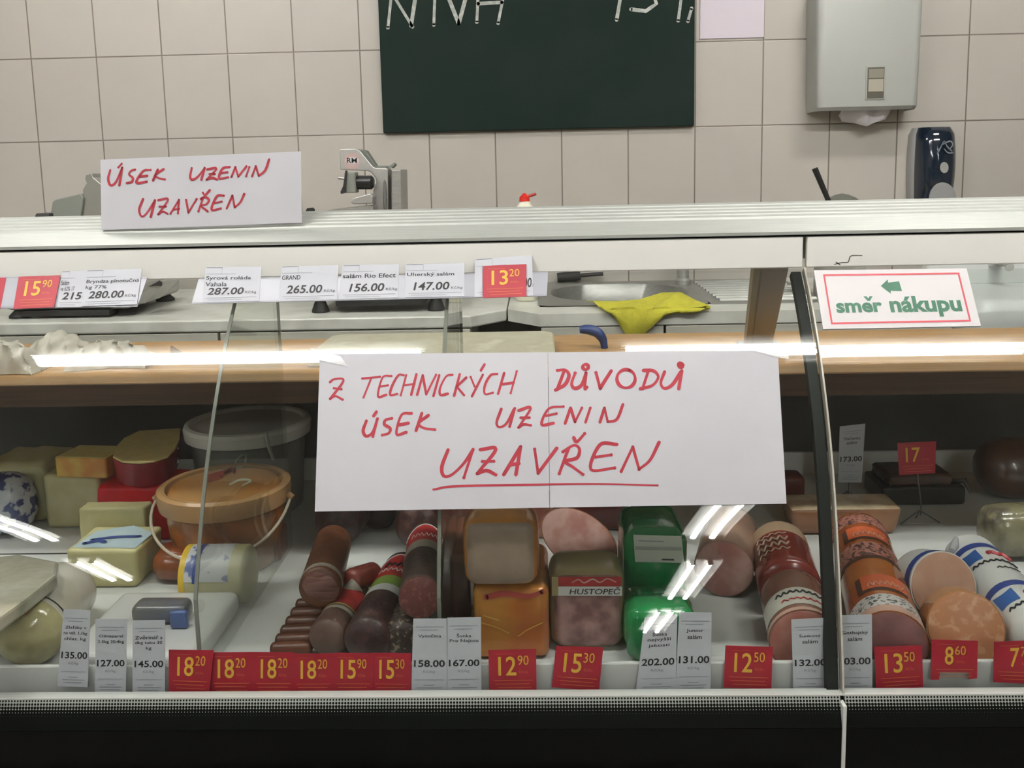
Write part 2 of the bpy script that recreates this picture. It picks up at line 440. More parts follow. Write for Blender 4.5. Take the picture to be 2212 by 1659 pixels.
build('deck_riser', MB().box((XA, 1.842, 0.6222), (XB, 1.850, 0.668), m_deck), t, smooth=0)
build('back_panel', MB().box((XA, 1.862, 0.13), (XB, 1.885, 0.862), m_dark), t, smooth=0)
counter_left = counter_right = counter
# the dark seal between the two panes and the pale glass edge beside it
def strip(off0, off1, xa, xb, m):
    pr = glass_profile(off0); pi = glass_profile(off1)
    def fn(u, v, s):
        i = min(int(round(v*(len(pr)-1))), len(pr)-1); y, z = (pr if s == 0 else pi)[i]
        return (SEAM(z)+xa+(xb-xa)*u, y, z)
    return MB().sheet(fn, 1, len(pr)-1, m)
build('seal_strip', strip(-0.008, -0.018, -0.0145, -0.001, m_seal), counter_left, smooth=30)
build('pane_edge', strip(0.0006, -0.010, 0.0012, 0.0034, mat('pale_pane_edge', (0.38, 0.36, 0.30, 1), 0.3)), counter_right, smooth=30)
build('panel_trim', MB().box((SEAM(0.6)-0.0005, GB[0]-0.0145, 0.12), (SEAM(0.6)+0.0035, GB[0]-0.0005, 0.628), mat('pale_trim', (0.62, 0.63, 0.60, 1), 0.3)), counter_right, smooth=0)
# deck joint on the left
build('deck_joint', MB().box((XA, 1.475, 0.6221), (-0.52, 1.4785, 0.6228), m_dark), counter_left, smooth=0)
# bumper rail at knee height
o = build('bumper_rail', MB().prism([(0.985, 0.47), (0.985, 0.538), (0.992, 0.546), (GB[0]-0.0122, 0.546), (GB[0]-0.0122, 0.47)], 'x', XA, 0.30, mat('brown_laminate', (0.10, 0.05, 0.025, 1), 0.4, c2=(0.07, 0.035, 0.02, 1), scale=12, stretch=(0.5, 8, 8))), smooth=0)
tag(o, 'brown bumper rail along the foot of the black counter front', 'rail')

# fluted shelf along the top
sh = [(1.303, 1.1530), (1.303, 1.1575), (1.3085, 1.1605), (1.332, 1.1725)]
for i in range(5):
    a = 1.336+i*0.0165; zz = lambda y: 1.1745+(y-1.336)*0.235
    sh += [(a, zz(a)), (a+0.002, zz(a)+0.003), (a+0.0105, zz(a+0.0105)+0.003), (a+0.0125, zz(a+0.0125))]
sh += [(1.420, 1.1945), (1.432, 1.1945), (1.436, 1.190), (1.436, 1.135), (1.32, 1.118), (1.32, 1.1530)]
top_shelf = build('counter_shelf', MB().prism(sh, 'x', XA, XB, m_alu), smooth=25)
tag(top_shelf, 'ribbed aluminium shelf running along the top of the deli counter', 'shelf')
# pen scribble on the right-hand fascia
fn = lambda x, y: onplane(x, y, (0, 1.3046, 1.1), np.array([0, 1., 0]))
o = build('scribble', MB().strokes([[(1802, 571), (1818, 567), (1832, 566), (1838, 553), (1862, 552)], [(1806, 566), (1815, 572)]], 1.6, fn, m_ink), counter_right, smooth=0)
o['label'] = 'thin dark pen scribble'

# bracket arm from the shelf down to the work board
p0 = atY(1668, 590, 1.40); p1 = atZ(1642, 747, 0.9)
d = p1-p0; p0 = p0-d*0.12
br = empty('shelf_bracket', (p1[0], p1[1], 0.9), 'slanted grey steel bracket holding up the counter shelf beside the seam', 'bracket')
q = 0.021
mb = MB()
vs = [];
for p, hh in ((p0, q), (p1, q)):
    vs += [(p[0]-hh, p[1]-0.012, p[2]), (p[0]+hh, p[1]-0.012, p[2]), (p[0]+hh, p[1]+0.012, p[2]), (p[0]-hh, p[1]+0.012, p[2])]
mb.add(vs, [(0, 1, 2, 3), (4, 7, 6, 5), (0, 4, 5, 1), (1, 5, 6, 2), (2, 6, 7, 3), (3, 7, 4, 0)], mat('bracket_steel', (0.34, 0.35, 0.36, 1), 0.45, 0.15))
build('arm', mb, br, smooth=0, bevel=0.003)
vs = []
for p in (p0, p1):
    vs += [(p[0]-q-0.009, p[1]-0.008, p[2]), (p[0]-q-0.0005, p[1]-0.014, p[2]), (p[0]-q-0.0005, p[1]+0.012, p[2]), (p[0]-q-0.009, p[1]+0.012, p[2])]
build('edge_strip', MB().add(vs, [(0, 1, 2, 3), (4, 7, 6, 5), (0, 4, 5, 1), (1, 5, 6, 2), (2, 6, 7, 3), (3, 7, 4, 0)], m_alu), br, smooth=0)
build('foot', MB().box((p1[0]-0.04, p1[1]-0.03, 0.9002), (p1[0]+0.04, p1[1]+0.03, 0.905), m_alu), br, smooth=0)

# wooden work board along the back of the counter
m_beech = mat('beech_board', (0.39, 0.215, 0.078, 1), 0.35, c2=(0.46, 0.27, 0.11, 1), scale=9, detail=6, stretch=(0.35, 9, 9))
m_wedge = mat('dark_wood_edge', (0.085, 0.04, 0.018, 1), 0.5, c2=(0.055, 0.026, 0.012, 1), scale=14, detail=6, stretch=(0.3, 10, 10))
wb = build('work_board', MB().box((XA, 1.552, 0.8625), (XB, 1.955, 0.90), m_beech), smooth=0, bevel=0.002)
tag(wb, 'long beech work board along the back of the counter', 'board')
ORG[wb.name] = np.array(wb.location)
build('front_edge', MB().box((XA, 1.546, 0.861), (XB, 1.5515, 0.8985), m_wedge), wb, smooth=0)['label'] = 'dark brown wooden front edge'

# glass dividers standing on the deck
def divider(x, y1, label, ztop):
    pr = [np.array([max(p[0], 1.0715), p[1]]) for p in glass_profile(-0.014) if p[1] < ztop]
    poly = [tuple(p) for p in pr if p[1] > 0.625]+[(pr[-1][0]+0.02, 0.6225), (y1, 0.6225), (y1, 0.857), (1.538, 0.858), (1.538, 0.906), (1.50, 0.98), (1.50, ztop)]
    if y1 < 1.54: poly = [tuple(p) for p in pr if p[1] > 0.625]+[(pr[-1][0]+0.02, 0.6225), (y1, 0.6225), (y1, ztop)]
    t = empty('glass_divider', (x, 1.3, 0.6225), label, 'divider', 'glass dividers in the counter')
    build('pane', MB().prism(poly, 'x', x-0.003, x+0.003, m_glass2), t, smooth=0)
    pts = [(x, p[0]-0.0008, p[1]) for p in pr if p[1] > 0.625]
    mb = MB(); n = len(pts)
    mb.add([(a[0]-0.0022, a[1], a[2]) for a in pts]+[(a[0]+0.0022, a[1], a[2]) for a in pts]+[(a[0]+0.0022, a[1]+0.003, a[2]) for a in pts]+[(a[0]-0.0022, a[1]+0.003, a[2]) for a in pts],
           [(k*n+i, k*n+i+1, ((k+1) % 4)*n+i+1, ((k+1) % 4)*n+i) for k in range(4) for i in range(n-1)], m_edge)
    build('polished_edge', mb, t, smooth=0)
    build('rear_edge', MB().box((x-0.0022, min(y1, 1.50)+0.0005, 0.95), (x+0.0022, min(y1, 1.50)+0.003, ztop-0.002), m_edge), t, smooth=0)
    return t
divider(-0.432, 1.50, 'clear glass divider between the cheeses and the salamis', 1.08)
divider(-0.130, 1.50, 'clear glass divider between the salamis and the ham loaves', 1.08)

# ================================================================ back of the shop: worktops, cabinets
m_marble = mat('grey_marble', (0.80, 0.80, 0.74, 1), 0.3, c2=(0.66, 0.66, 0.60, 1), scale=12, detail=8)
m_cab = mat('cabinet_grey', (0.60, 0.585, 0.51, 1), 0.45)
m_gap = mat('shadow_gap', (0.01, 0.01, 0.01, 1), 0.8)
m_steel = mat('stainless_steel', (0.40, 0.40, 0.375, 1), 0.42, 0.75, c2=(0.35, 0.35, 0.33, 1), scale=30, stretch=(1, 8, 8))
ZW = 0.907
# front edges (world Y) from the photograph
yl = atZ(300, 694, ZW)[1]; yr = atZ(1400, 675, ZW)[1]
xm = atZ(1097, 660, ZW)[0]
xl = atZ(1018, 680, ZW)[0]; xr = atZ(1166, 682, ZW)[0]; yc = atZ(1097, 668, ZW)[1]
TH = 0.030
def worktop(poly, label):
    o = build('worktop', MB().prism(poly, 'z', ZW-TH, ZW, m_marble), smooth=0, bevel=0.004); return tag(o, label, 'worktop', 'marble worktops')
wl = worktop([(XL+0.02, yl), (xl, yl), (xm-0.002, yc), (xm-0.002, YB-0.002), (XL+0.02, YB-0.002)], 'grey marble worktop with a slanted corner, under the slicers')
def cabinet(x0, x1, y, label, ztop_=ZW-TH-0.001):
    t = empty('base_cabinet', ((x0+x1)/2, y+0.3, 0), label, 'cabinet', 'base cabinets along the wall')
    build('body', MB().box((x0+0.001, y+0.024, 0.0), (x1-0.001, YB-0.002, ztop_), m_cab), t, smooth=0)
    build('door', MB().box((x0+0.003, y+0.004, 0.12), (x1-0.003, y+0.022, ZW-TH-0.003), m_cab), t, smooth=0, bevel=0.002)
    build('handle', MB().tube([((x0+x1)/2-0.06, y+0.004, 0.74), ((x0+x1)/2-0.06, y-0.02, 0.74), ((x0+x1)/2+0.06, y-0.02, 0.74), ((x0+x1)/2+0.06, y+0.004, 0.74)], 0.005, m_steel, 8), t)
    return t
cx = [atZ(x, 715, ZW-TH)[0] for x in (-420, 186, 476)]+[xl+0.0]
for i in range(3): cabinet(cx[i], cx[i+1], yl-0.0015, ['grey base cabinet under the left slicer', 'grey base cabinet between the two slicers', 'grey base cabinet left of the open corner'][i])
BASIN_X = atY(2098, 640, 2.14)[0]
cr_ = [xr, atZ(1440, 705, ZW-TH)[0], BASIN_X-0.01]
for i in range(2): cabinet(cr_[i], cr_[i+1], yr-0.0015, ['grey base cabinet under the sink', 'grey base cabinet under the draining board'][i], 0.74)

# ================================================================ things on the tiled wall
m_board = mat('chalkboard_green', (0.0075, 0.017, 0.013, 1), 0.7, spec=0.15, c2=(0.010, 0.0195, 0.0155, 1), scale=5)
m_chalk = mat('chalk', (0.45, 0.47, 0.44, 1), 0.95, c2=(0.34, 0.36, 0.33, 1), scale=60, lo=0.45, hi=0.5)
WF = YB-0.018
P = [atY(x, y, WF) for x, y in ((818, 0), (1503, 0), (1498, 277), (826, 283))]
x0, x1, z0 = (P[3][0]+P[0][0])/2, (P[1][0]+P[2][0])/2, (P[2][2]+P[3][2])/2
cb = empty('chalkboard', ((x0+x1)/2, WF, z0), 'dark green chalkboard with chalk writing on the tiled wall', 'chalkboard')
build('board', MB().box((x0, WF, z0), (x1, YB-0.004, z0+0.86), m_board), cb, smooth=0, bevel=0.003)
fw = lambda x, y: onplane(x, y, (0, WF-0.0008, 0), np.array([0, 1., 0]))
chalk = [[(846, -16), (838, 60)], [(846, -16), (891, 58)], [(900, -24), (888, 56)], [(940, -26), (937, 54)], [(962, -22), (991, 51)], [(1012, -26), (991, 51)],
         [(1034, -40), (1030, 48)], [(1034, -40), (1060, -46), (1084, -36), (1086, 0), (1076, 50)], [(1033, 8), (1084, 5)],
         [(1318, -20), (1348, -48), (1332, 43)], [(1425, -50), (1388, -48), (1384, -18), (1412, -10), (1418, 8), (1395, 24), (1363, 20)],
         [(1475, -30), (1465, 45)], [(1494, 18), (1486, 46)]]
for a, b, nm in ((0, 9, 'word'), (9, 99, 'figures')): build('chalk_writing', MB().strokes(chalk[a:b], 8, fw, m_chalk, smooth=False), cb, smooth=0)['label'] = 'pale chalk ' + nm
build('chalk_clip', MB().box(((x0+x1)/2-0.04, WF-0.004, z0+0.82), ((x0+x1)/2+0.04, WF-0.0005, z0+0.85), m_steel), cb, smooth=0)

m_paper = mat('white_paper', (0.56, 0.54, 0.56, 1), 0.75, c2=(0.53, 0.51, 0.53, 1), scale=14)
nt_ = [atY(x, y, YB-0.003) for x, y in ((1512, 84), (1650, 80))]
o = build('wall_notice', MB().box((nt_[0][0], YB-0.004, nt_[0][2]), (nt_[1][0], YB-0.0015, nt_[0][2]+0.285), mat('notice_paper', (0.60, 0.545, 0.61, 1), 0.6)), smooth=0)
tag(o, 'blank white paper sheet on the tiles right of the chalkboard', 'notice')

# paper towel dispenser
m_disp = mat('dispenser_grey', (0.33, 0.34, 0.315, 1), 0.4)
DF = YB-0.105
P = [atY(x, y, DF) for x, y in ((1768, 0), (1997, 0), (1985, 232), (1763, 243))]
x0, x1, zb = P[3][0], P[2][0], (P[2][2]+P[3][2])/2
xc = (x0+x1)/2; hw = (x1-x0)/2; zt = zb+0.36
td = empty('paper_towel_dispenser', (xc, YB-0.002, zb), 'grey wall-mounted paper towel dispenser with a small window', 'paper towel dispenser')
mb = MB()
def ring(z, k, dep, r=0.022, n=6):
    pts = []
    for cx_, sg, a0 in ((xc-hw*k+r, -1, math.pi), (xc+hw*k-r, 1, 1.5*math.pi)):
        for i in range(n+1):
            a = a0+i*math.pi/2/n; pts.append((cx_+r*math.cos(a), YB-dep+r+r*math.sin(a), z))
    return [(xc-hw*k, YB-0.002, z)]+pts+[(xc+hw*k, YB-0.002, z)]
prof = [(zb+0.006, 0.965, 0.075), (zb, 0.985, 0.098), (zb+0.010, 1.0, 0.107), (zb+0.30, 1.03, 0.107), (zb+0.345, 1.02, 0.095), (zt, 0.97, 0.06)]
R_ = [ring(*q) for q in prof]; n = len(R_[0])
vs = [p for r in R_ for p in r]
fs = [(i*n+k, i*n+k+1, (i+1)*n+k+1, (i+1)*n+k) for i in range(len(R_)-1) for k in range(n-1)]+[tuple(range(n))[::-1], tuple(range((len(R_)-1)*n, len(R_)*n))]
build('cover', mb.add(vs, fs, m_disp), td, smooth=35)
q = [atY(x, y, YB-0.1075) for x, y in ((1874, 146), (1908, 212))]
build('window_frame', MB().box((q[0][0]-0.004, YB-0.1095, q[1][2]-0.004), (q[1][0]+0.004, YB-0.1065, q[0][2]+0.004), m_disp), td, smooth=0, bevel=0.001)
wv = build('window', MB().box((q[0][0], YB-0.1105, q[1][2]), (q[1][0], YB-0.107, q[0][2]), mat('window_dark', (0.10, 0.095, 0.075, 1), 0.25)), td, smooth=0)
hz = q[0][2]-q[1][2]
build('paper_level', MB().box((q[0][0]+0.003, YB-0.1112, q[1][2]+hz*0.22), (q[1][0]-0.002, YB-0.1106, q[1][2]+hz*0.62), mat('paper_in_window', (0.33, 0.31, 0.25, 1), 0.6)).box((q[0][0]+0.003, YB-0.1112, q[1][2]+hz*0.66), (q[1][0]-0.002, YB-0.1106, q[1][2]+hz*0.95), mat('paper_in_window2', (0.20, 0.19, 0.15, 1), 0.6)), td, smooth=0)
def towel(u, v, s):
    x = xc+hw*(-0.42+0.98*u)+0.012*v*math.sin(6*u); dr = 0.052*v*(0.45+0.55*max(math.sin(math.pi*u), 0.0)**0.25)
    return (x, YB-0.082+0.03*v+0.012*math.sin(u*5+1)*v+0.0012*s+0.006*math.sin(u*11), zb+0.012-dr+0.004*math.sin(u*9)*v)
tw = build('paper_towel', MB().sheet(towel, 18, 6, m_paper), smooth=60)
tag(tw, 'white paper towel hanging out of the grey dispenser', 'paper towel')

# soap dispenser
m_soap = mat('soap_back_grey', (0.26, 0.26, 0.25, 1), 0.4); m_blue = mat('translucent_dark_blue', (0.004, 0.010, 0.022, 1), 0.12, coat=0.6)
SF = YB-0.10
P = [atY(x, y, SF) for x, y in ((1990, 274), (2084, 274), (2040, 430))]
xc = (P[0][0]+P[1][0])/2+0.004; hw = (P[1][0]-P[0][0])/2; zt = P[0][2]; zb = zt-0.245
sd = empty('soap_dispenser', (xc, YB-0.002, zb), 'dark blue soap dispenser on the tiles below the towel dispenser', 'soap dispenser')
def soap_body(dep, k, mtl, inset=0.0):
    rows = []
    for i in range(13):
        f = i/12; z = zb+(zt-zb)*f; e = 1-0.10*abs(f-0.55)**2*4-(0.12 if i in (0, 12) else 0); d_ = dep*(1-0.22*(2*f-1.05)**2-(0.12 if i in (0, 12) else 0))
        rows.append([(xc+hw*k*e*math.sin(a)*(1 if abs(math.sin(a)) < 1 else 1), YB-0.002-inset-max(0.0, d_*math.cos(a)**0.55 if math.cos(a) > 0 else 0), z) for a in [(-90+180*j/16)*math.pi/180 for j in range(17)]])
    n = 17; vs = [p for r in rows for p in r]
    fs = [(i*n+j, i*n+j+1, (i+1)*n+j+1, (i+1)*n+j) for i in range(12) for j in range(16)]+[tuple(range(n)), tuple(range(12*n, 13*n))]
    return MB().add(vs, fs, mtl)
build('back_shell', soap_body(0.055, 1.08, m_soap), sd, smooth=50)
build('blue_cover', soap_body(0.099, 0.94, m_blue), sd, smooth=50)
fs_ = lambda x, y: onplane(x, y, (0, SF-0.0035, 0), np.array([0, 1., 0]))
m_mark = mat('pale_emblem', (0.16, 0.18, 0.20, 1), 0.4)
emb = [[(2025, 331), (2032, 318), (2040, 305), (2046, 316), (2056, 326)], [(2036, 312), (2052, 305), (2058, 312), (2052, 322)], [(2040, 322), (2048, 330), (2058, 330)]]
build('emblem', MB().strokes(emb, 3, fs_, m_mark), sd, smooth=0)['label'] = 'small pale emblem'
lw_ = [fs_(2040+9*math.cos(a), 362+12*math.sin(a)) for a in [2*math.pi*i/20 for i in range(20)]]
build('level_window', MB().add(lw_+[p+np.array([0, 0.004, 0]) for p in lw_], [tuple(range(20))]+[(i, (i+1) % 20, 20+(i+1) % 20, 20+i) for i in range(20)], m_soap), sd, smooth=0)
lv = [fs_(2008, 440)]+[fs_(2037-29*math.cos(a), 432-38*math.sin(a)) for a in [math.pi*i/16 for i in range(17)]]+[fs_(2066, 440)]
build('push_lever', MB().add(lv+[p+np.array([0, 0.006, 0]) for p in lv], [tuple(range(19))]+[(i, (i+1) % 19, 19+(i+1) % 19, 19+i) for i in range(19)], mat('lever_grey', (0.25, 0.25, 0.25, 1), 0.4)), sd, smooth=0)

# ================================================================ things on the worktops
m_rubber = mat('black_rubber', (0.012, 0.012, 0.012, 1), 0.6)
m_cast = mat('cast_aluminium', (0.50, 0.50, 0.47, 1), 0.42, 0.7, c2=(0.44, 0.44, 0.42, 1), scale=20)
m_greyp = mat('slicer_grey', (0.20, 0.215, 0.19, 1), 0.45)
def poly_px(pts, Y, th, m, mb=None, fn=None):
    """outline given in photo pixels on the plane Y, extruded th metres backwards"""
    mb = mb or MB(); A = [atY(x, y, Y) for x, y in pts]; n = len(A)
    return mb.add(A+[p+np.array([0, th, 0]) for p in A], [tuple(range(n)), tuple(range(n, 2*n))[::-1]]+[(i, (i+1) % n, n+(i+1) % n, n+i) for i in range(n)], m)
# slicer on the right of the paper sign
Ys = 2.30
fr = atZ(687, 678, ZW); fe = atZ(940, 674, ZW)
sl = empty('meat_slicer', ((fr[0]+fe[0])/2, Ys+0.1, ZW), 'silver meat slicer with a round badge, right of the small paper sign', 'slicer', 'meat slicers')
for q in (fr, fe):
    for dy in (0.03, 0.30):
        build('rubber_foot', MB().axial((q[0], q[1]+dy, ZW+0.0005), (q[0], q[1]+dy, ZW+0.034), [(0, .022), (0.15, .022), (1, .011)], m_rubber, 18), sl)
yb0 = fr[1]
build('base', MB().box((fr[0]-0.03, yb0+0.005, ZW+0.0345), (fe[0]+0.03, yb0+0.345, ZW+0.10), m_cast), sl, smooth=0, bevel=0.008)
build('base_tray', MB().box((fr[0]+0.045, yb0+0.0005, ZW+0.018), (fe[0]-0.03, yb0+0.30, ZW+0.034), m_rubber), sl, smooth=0)
Yd = yb0+0.16
hd = [(733, 326), (736, 322), (768, 321), (777, 325), (806, 360), (812, 363), (838, 364), (839, 470), (806, 470), (806, 410), (812, 395), (811, 385), (803, 374), (795, 369), (735, 367)]
build('head', poly_px(hd, Yd, 0.055, m_cast), sl, smooth=0, bevel=0.002)
build('side_cover', poly_px([(780, 322), (790, 325), (808, 352), (812, 358), (842, 358), (850, 352), (853, 356), (846, 363), (813, 362), (806, 358)], Yd+0.056, 0.04, m_greyp), sl, smooth=0)
build('fence_plate', poly_px([(846, 367), (866, 366), (868, 470), (846, 470)], Yd-0.01, 0.12, m_steel), sl, smooth=0, bevel=0.002)
pz = atY(820, 470, Yd); px0, px1 = atY(806, 470, Yd)[0], atY(839, 470, Yd)[0]
build('pillar', MB().box((px0, Yd+0.001, ZW+0.1005), (px1, Yd+0.054, pz[2]-0.0005), m_cast), sl, smooth=0)
b0 = atY(839, 470, Yd); b1 = atY(839, 368, Yd)
bc = atY(842, 430, Yd+0.07)
build('blade', MB().axial((bc[0]-0.004, bc[1], bc[2]), (bc[0]+0.003, bc[1], bc[2]), [(0, .084), (0.5, .088), (1, .084)], m_steel, 40), sl)
mk = atY(808, 394, Yd-0.02); ml = atY(752, 394, Yd-0.02); rr = 0.0215
build('motor_knob', MB().axial(ml, mk, [(0, rr*0.98), (0.33, rr), (0.335, rr*0.85), (0.9, rr*0.85), (1, rr*0.55)], mat('motor_black', (0.014, 0.015, 0.015, 1), 0.35), 24), sl)
build('motor_collar', MB().box((ml[0]-0.004, Yd-0.045, ml[2]-0.027), (ml[0]+0.024, Yd-0.0005, ml[2]+0.026), m_greyp), sl, smooth=0, bevel=0.003)
build('clamp_lever', poly_px([(746, 368), (749, 369), (747, 405), (747, 416), (737, 419), (735, 415), (741, 402)], Yd-0.05, 0.012, m_rubber), sl, smooth=0)
build('lever_pin', MB().tube([atY(731, 384, Yd-0.046), atY(744, 386, Yd-0.046)], 0.0035, m_steel, 8), sl)
build('meat_carriage', poly_px([(655, 470), (662, 462), (724, 452), (800, 444), (806, 446), (806, 472)], Yd-0.06, 0.10, m_steel), sl, smooth=0)
build('carriage_grip', poly_px([(757, 436), (762, 428), (800, 418), (805, 425), (804, 440), (764, 441)], Yd-0.055, 0.05, m_cast), sl, smooth=0, bevel=0.002)
build('thickness_knob', poly_px([(660, 456), (663, 450), (672, 449), (676, 452), (676, 458), (660, 460)], Yd-0.05, 0.02, m_rubber), sl, smooth=0)
fb = lambda x, y: onplane(x, y, (0, Yd-0.0007, 0), np.array([0, 1., 0])); fb2 = lambda x, y: onplane(x, y, (0, Yd-0.0013, 0), np.array([0, 1., 0]))
mb = MB().add([fb(*p) for p in ell(761, 348, 18, 18, 24)[:-1]], [tuple(range(24))], mat('badge_pink', (0.50, 0.36, 0.34, 1), 0.4))
mb.add([fb2(*p) for p in ell(761, 347, 15, 8, 20)[:-1]], [tuple(range(20))], mat('badge_white', (0.62, 0.58, 0.58, 1), 0.4))
mb.text('RM', lambda x, y: onplane(x, y, (0, Yd-0.0019, 0), np.array([0, 1., 0])), (749, 341, 771, 352), m_ink, bold=0.012)
build('badge', mb, sl, smooth=0)['label'] = 'round pale badge with black letters'

# slicer behind the left price cards
fr = atZ(30, 690, ZW); fe = atZ(262, 683, ZW)
sl2 = empty('meat_slicer', ((fr[0]+fe[0])/2, fr[1]+0.15, ZW), 'grey meat slicer behind the left edge of the small paper sign', 'slicer', 'meat slicers')
for q in (fr, fe):
    for dy in (0.03, 0.28):
        build('rubber_foot', MB().axial((q[0], q[1]+dy, ZW+0.0005), (q[0], q[1]+dy, ZW+0.020), [(0, .026), (0.3, .026), (1, .012)], m_rubber, 18), sl2)
y0 = fr[1]
mb = MB().rbox(((fr[0]+fe[0])/2+0.005, y0+0.165, ZW+0.0205), (fe[0]-fr[0]+0.07, 0.33, 0.065), 0.02, m_cast)
build('base', mb, sl2, smooth=40)
build('underside_strip', MB().box((fr[0]+0.02, y0+0.002, ZW+0.006), (fe[0]-0.02, y0+0.30, ZW+0.020), m_rubber), sl2, smooth=0)
build('side_guard', poly_px([(300, 640), (344, 607), (352, 608), (350, 618), (312, 655), (300, 655)], y0+0.02, 0.10, m_cast), sl2, smooth=0)
build('guard_tip', poly_px([(320, 620), (344, 606), (350, 612), (348, 618), (335, 617)], y0+0.015, 0.004, m_rubber), sl2, smooth=0)
Yd2 = y0+0.14
build('slanted_hood', poly_px([(107, 472), (113, 436), (120, 431), (174, 418), (180, 428), (174, 470)], Yd2, 0.10, m_greyp), sl2, smooth=0, bevel=0.003)
build('carriage_tip', poly_px([(76, 466), (79, 461), (106, 461), (108, 474), (76, 474)], Yd2-0.02, 0.05, mat('slicer_dark', (0.06, 0.06, 0.06, 1), 0.5)), sl2, smooth=0)
build('blade_cover', poly_px([(176, 470), (180, 428), (178, 410), (187, 395), (183, 388), (184, 378), (198, 374), (202, 383), (225, 402), (300, 420), (310, 480), (176, 480)], Yd2+0.01, 0.07, mat('slicer_cover', (0.28, 0.28, 0.25, 1), 0.4, 0.4)), sl2, smooth=0, bevel=0.003)
build('pillar', MB().box((fr[0]+0.10, Yd2+0.02, ZW+0.084), (fe[0]-0.02, Yd2+0.09, atY(200, 470, Yd2)[2]+0.0), m_greyp), sl2, smooth=0)

# right worktop with the sink cut into it
sx0, sx1 = atZ(1166, 655, ZW)[0], atZ(1775, 645, ZW)[0]
wr0 = YB-0.002
sy0, sy1 = atZ(1350, 660, ZW)[1], YB-0.03
mb = MB()
poly_front = [(xm+0.002, yc), (xr, yr), (BASIN_X-0.006, yr), (BASIN_X-0.006, sy0), (xm+0.002, sy0)]
mb.prism(poly_front, 'z', ZW-TH, ZW, m_marble)
mb.box((xm+0.002, sy0, ZW-TH), (sx0, wr0, ZW), m_marble); mb.box((sx0, sy1, ZW-TH), (sx1, wr0, ZW), m_marble); mb.box((sx1, sy0, ZW-TH), (BASIN_X-0.006, wr0, ZW), m_marble)
wr = build('worktop', mb, smooth=0); tag(wr, 'grey marble worktop with a slanted corner, around the steel sink', 'worktop', 'marble worktops')
build('corner_shade_block', MB().box((xl+0.004, yc+0.10, 0.0), (xr-0.004, YB-0.005, ZW-TH-0.002), m_gap), wl, smooth=0)  # near-black block standing in for the shade in the open corner
# sink: plate with an oval bowl and a ribbed draining board
bx0, bx1 = atZ(1192, 630, ZW)[0], atZ(1484, 630, ZW)[0]
by0, by1 = atZ(1330, 651, ZW)[1], sy1-0.035
sk = empty('steel_sink', ((sx0+sx1)/2, (sy0+sy1)/2, ZW-0.14), 'stainless steel sink with a ribbed draining board set in the worktop', 'sink')
bxc, byc, brx, bry = (bx0+bx1)/2, (by0+by1)/2, (bx1-bx0)/2, (by1-by0)/2
def sup(a, k, e=2.6):
    ca, sa = math.cos(a), math.sin(a); h = (abs(ca)**e+abs(sa)**e)**(-1/e); return (bxc+brx*k*ca*h, byc+bry*k*sa*h)
n = 64; An = [2*math.pi*(i+0.5)/n for i in range(n)]
zs = ZW+0.0025
X0, X1, Y0, Y1 = sx0-0.004, bx1+0.02, sy0-0.006, sy1+0.006
def outer(a):
    ca, sa = math.cos(a), math.sin(a)
    t = min(((X1-bxc)/ca if ca > 0 else (X0-bxc)/ca) if abs(ca) > 1e-6 else 9, ((Y1-byc)/sa if sa > 0 else (Y0-byc)/sa) if abs(sa) > 1e-6 else 9)
    return (bxc+t*ca, byc+t*sa)
R_ = [[(*outer(a), zs) for a in An], [(*sup(a, 1.03), zs) for a in An], [(*sup(a, 1.0), zs-0.004) for a in An], [(*sup(a, 0.97), ZW-0.06) for a in An], [(*sup(a, 0.90), ZW-0.125) for a in An], [(*sup(a, 0.75), ZW-0.138) for a in An]]
vs = [p for r in R_ for p in r]; fs = [(i*n+k, i*n+(k+1) % n, (i+1)*n+(k+1) % n, (i+1)*n+k) for i in range(len(R_)-1) for k in range(n)]+[tuple(range((len(R_)-1)*n, len(R_)*n))]
build('bowl', MB().add(vs, fs, m_steel), sk, smooth=50)
mb = MB().box((X1+0.0003, Y0, ZW-0.01), (sx1+0.006, Y1, zs), m_steel)
for i in range(9):
    yy = Y0+0.05+i*(Y1-Y0-0.12)/8
    mb.prism([(yy-0.009, zs+0.0002), (yy-0.003, zs+0.006), (yy+0.003, zs+0.006), (yy+0.009, zs+0.0002)], 'x', X1+0.03, sx1-0.02, m_steel)
build('draining_board', mb, sk, smooth=30)
build('drain', MB().axial((bxc, byc, ZW-0.1378), (bxc, byc, ZW-0.1355), [(0, .035), (1, .033)], m_cast, 24), sk)
tb = atZ(1475, 610, ZW+0.0)
tap = empty('tap', (bx1+0.012, byc+0.16, zs+0.0005), 'chrome mixer tap at the right side of the sink bowl', 'tap')
tx, ty = bx1+0.012, byc+0.13
build('column', MB().axial((tx, ty, zs+0.0005), (tx, ty, zs+0.12), [(0, .024), (0.1, .024), (0.15, .018), (1, .018)], m_cast, 20), tap)
build('spout', MB().tube([(tx, ty, zs+0.09), (tx-0.05, ty-0.05, zs+0.115), (tx-0.10, ty-0.10, zs+0.11), (tx-0.115, ty-0.115, zs+0.085)], 0.010, m_cast, 12), tap)
build('lever', MB().tube([(tx, ty, zs+0.122), (tx+0.02, ty-0.03, zs+0.15)], 0.007, m_rubber, 10), tap)
o = build('dish_brush', MB().tube([(bx0+0.02, sy1+0.008, ZW+0.016), (bx0+0.09, sy1+0.008, ZW+0.022)], 0.015, m_rubber, 10).tube([(bx0+0.09, sy1+0.008, ZW+0.022), (bx0+0.16, sy1+0.006, ZW+0.026)], 0.006, m_rubber, 8))
tag(o, 'black dish brush lying behind the sink bowl', 'brush')

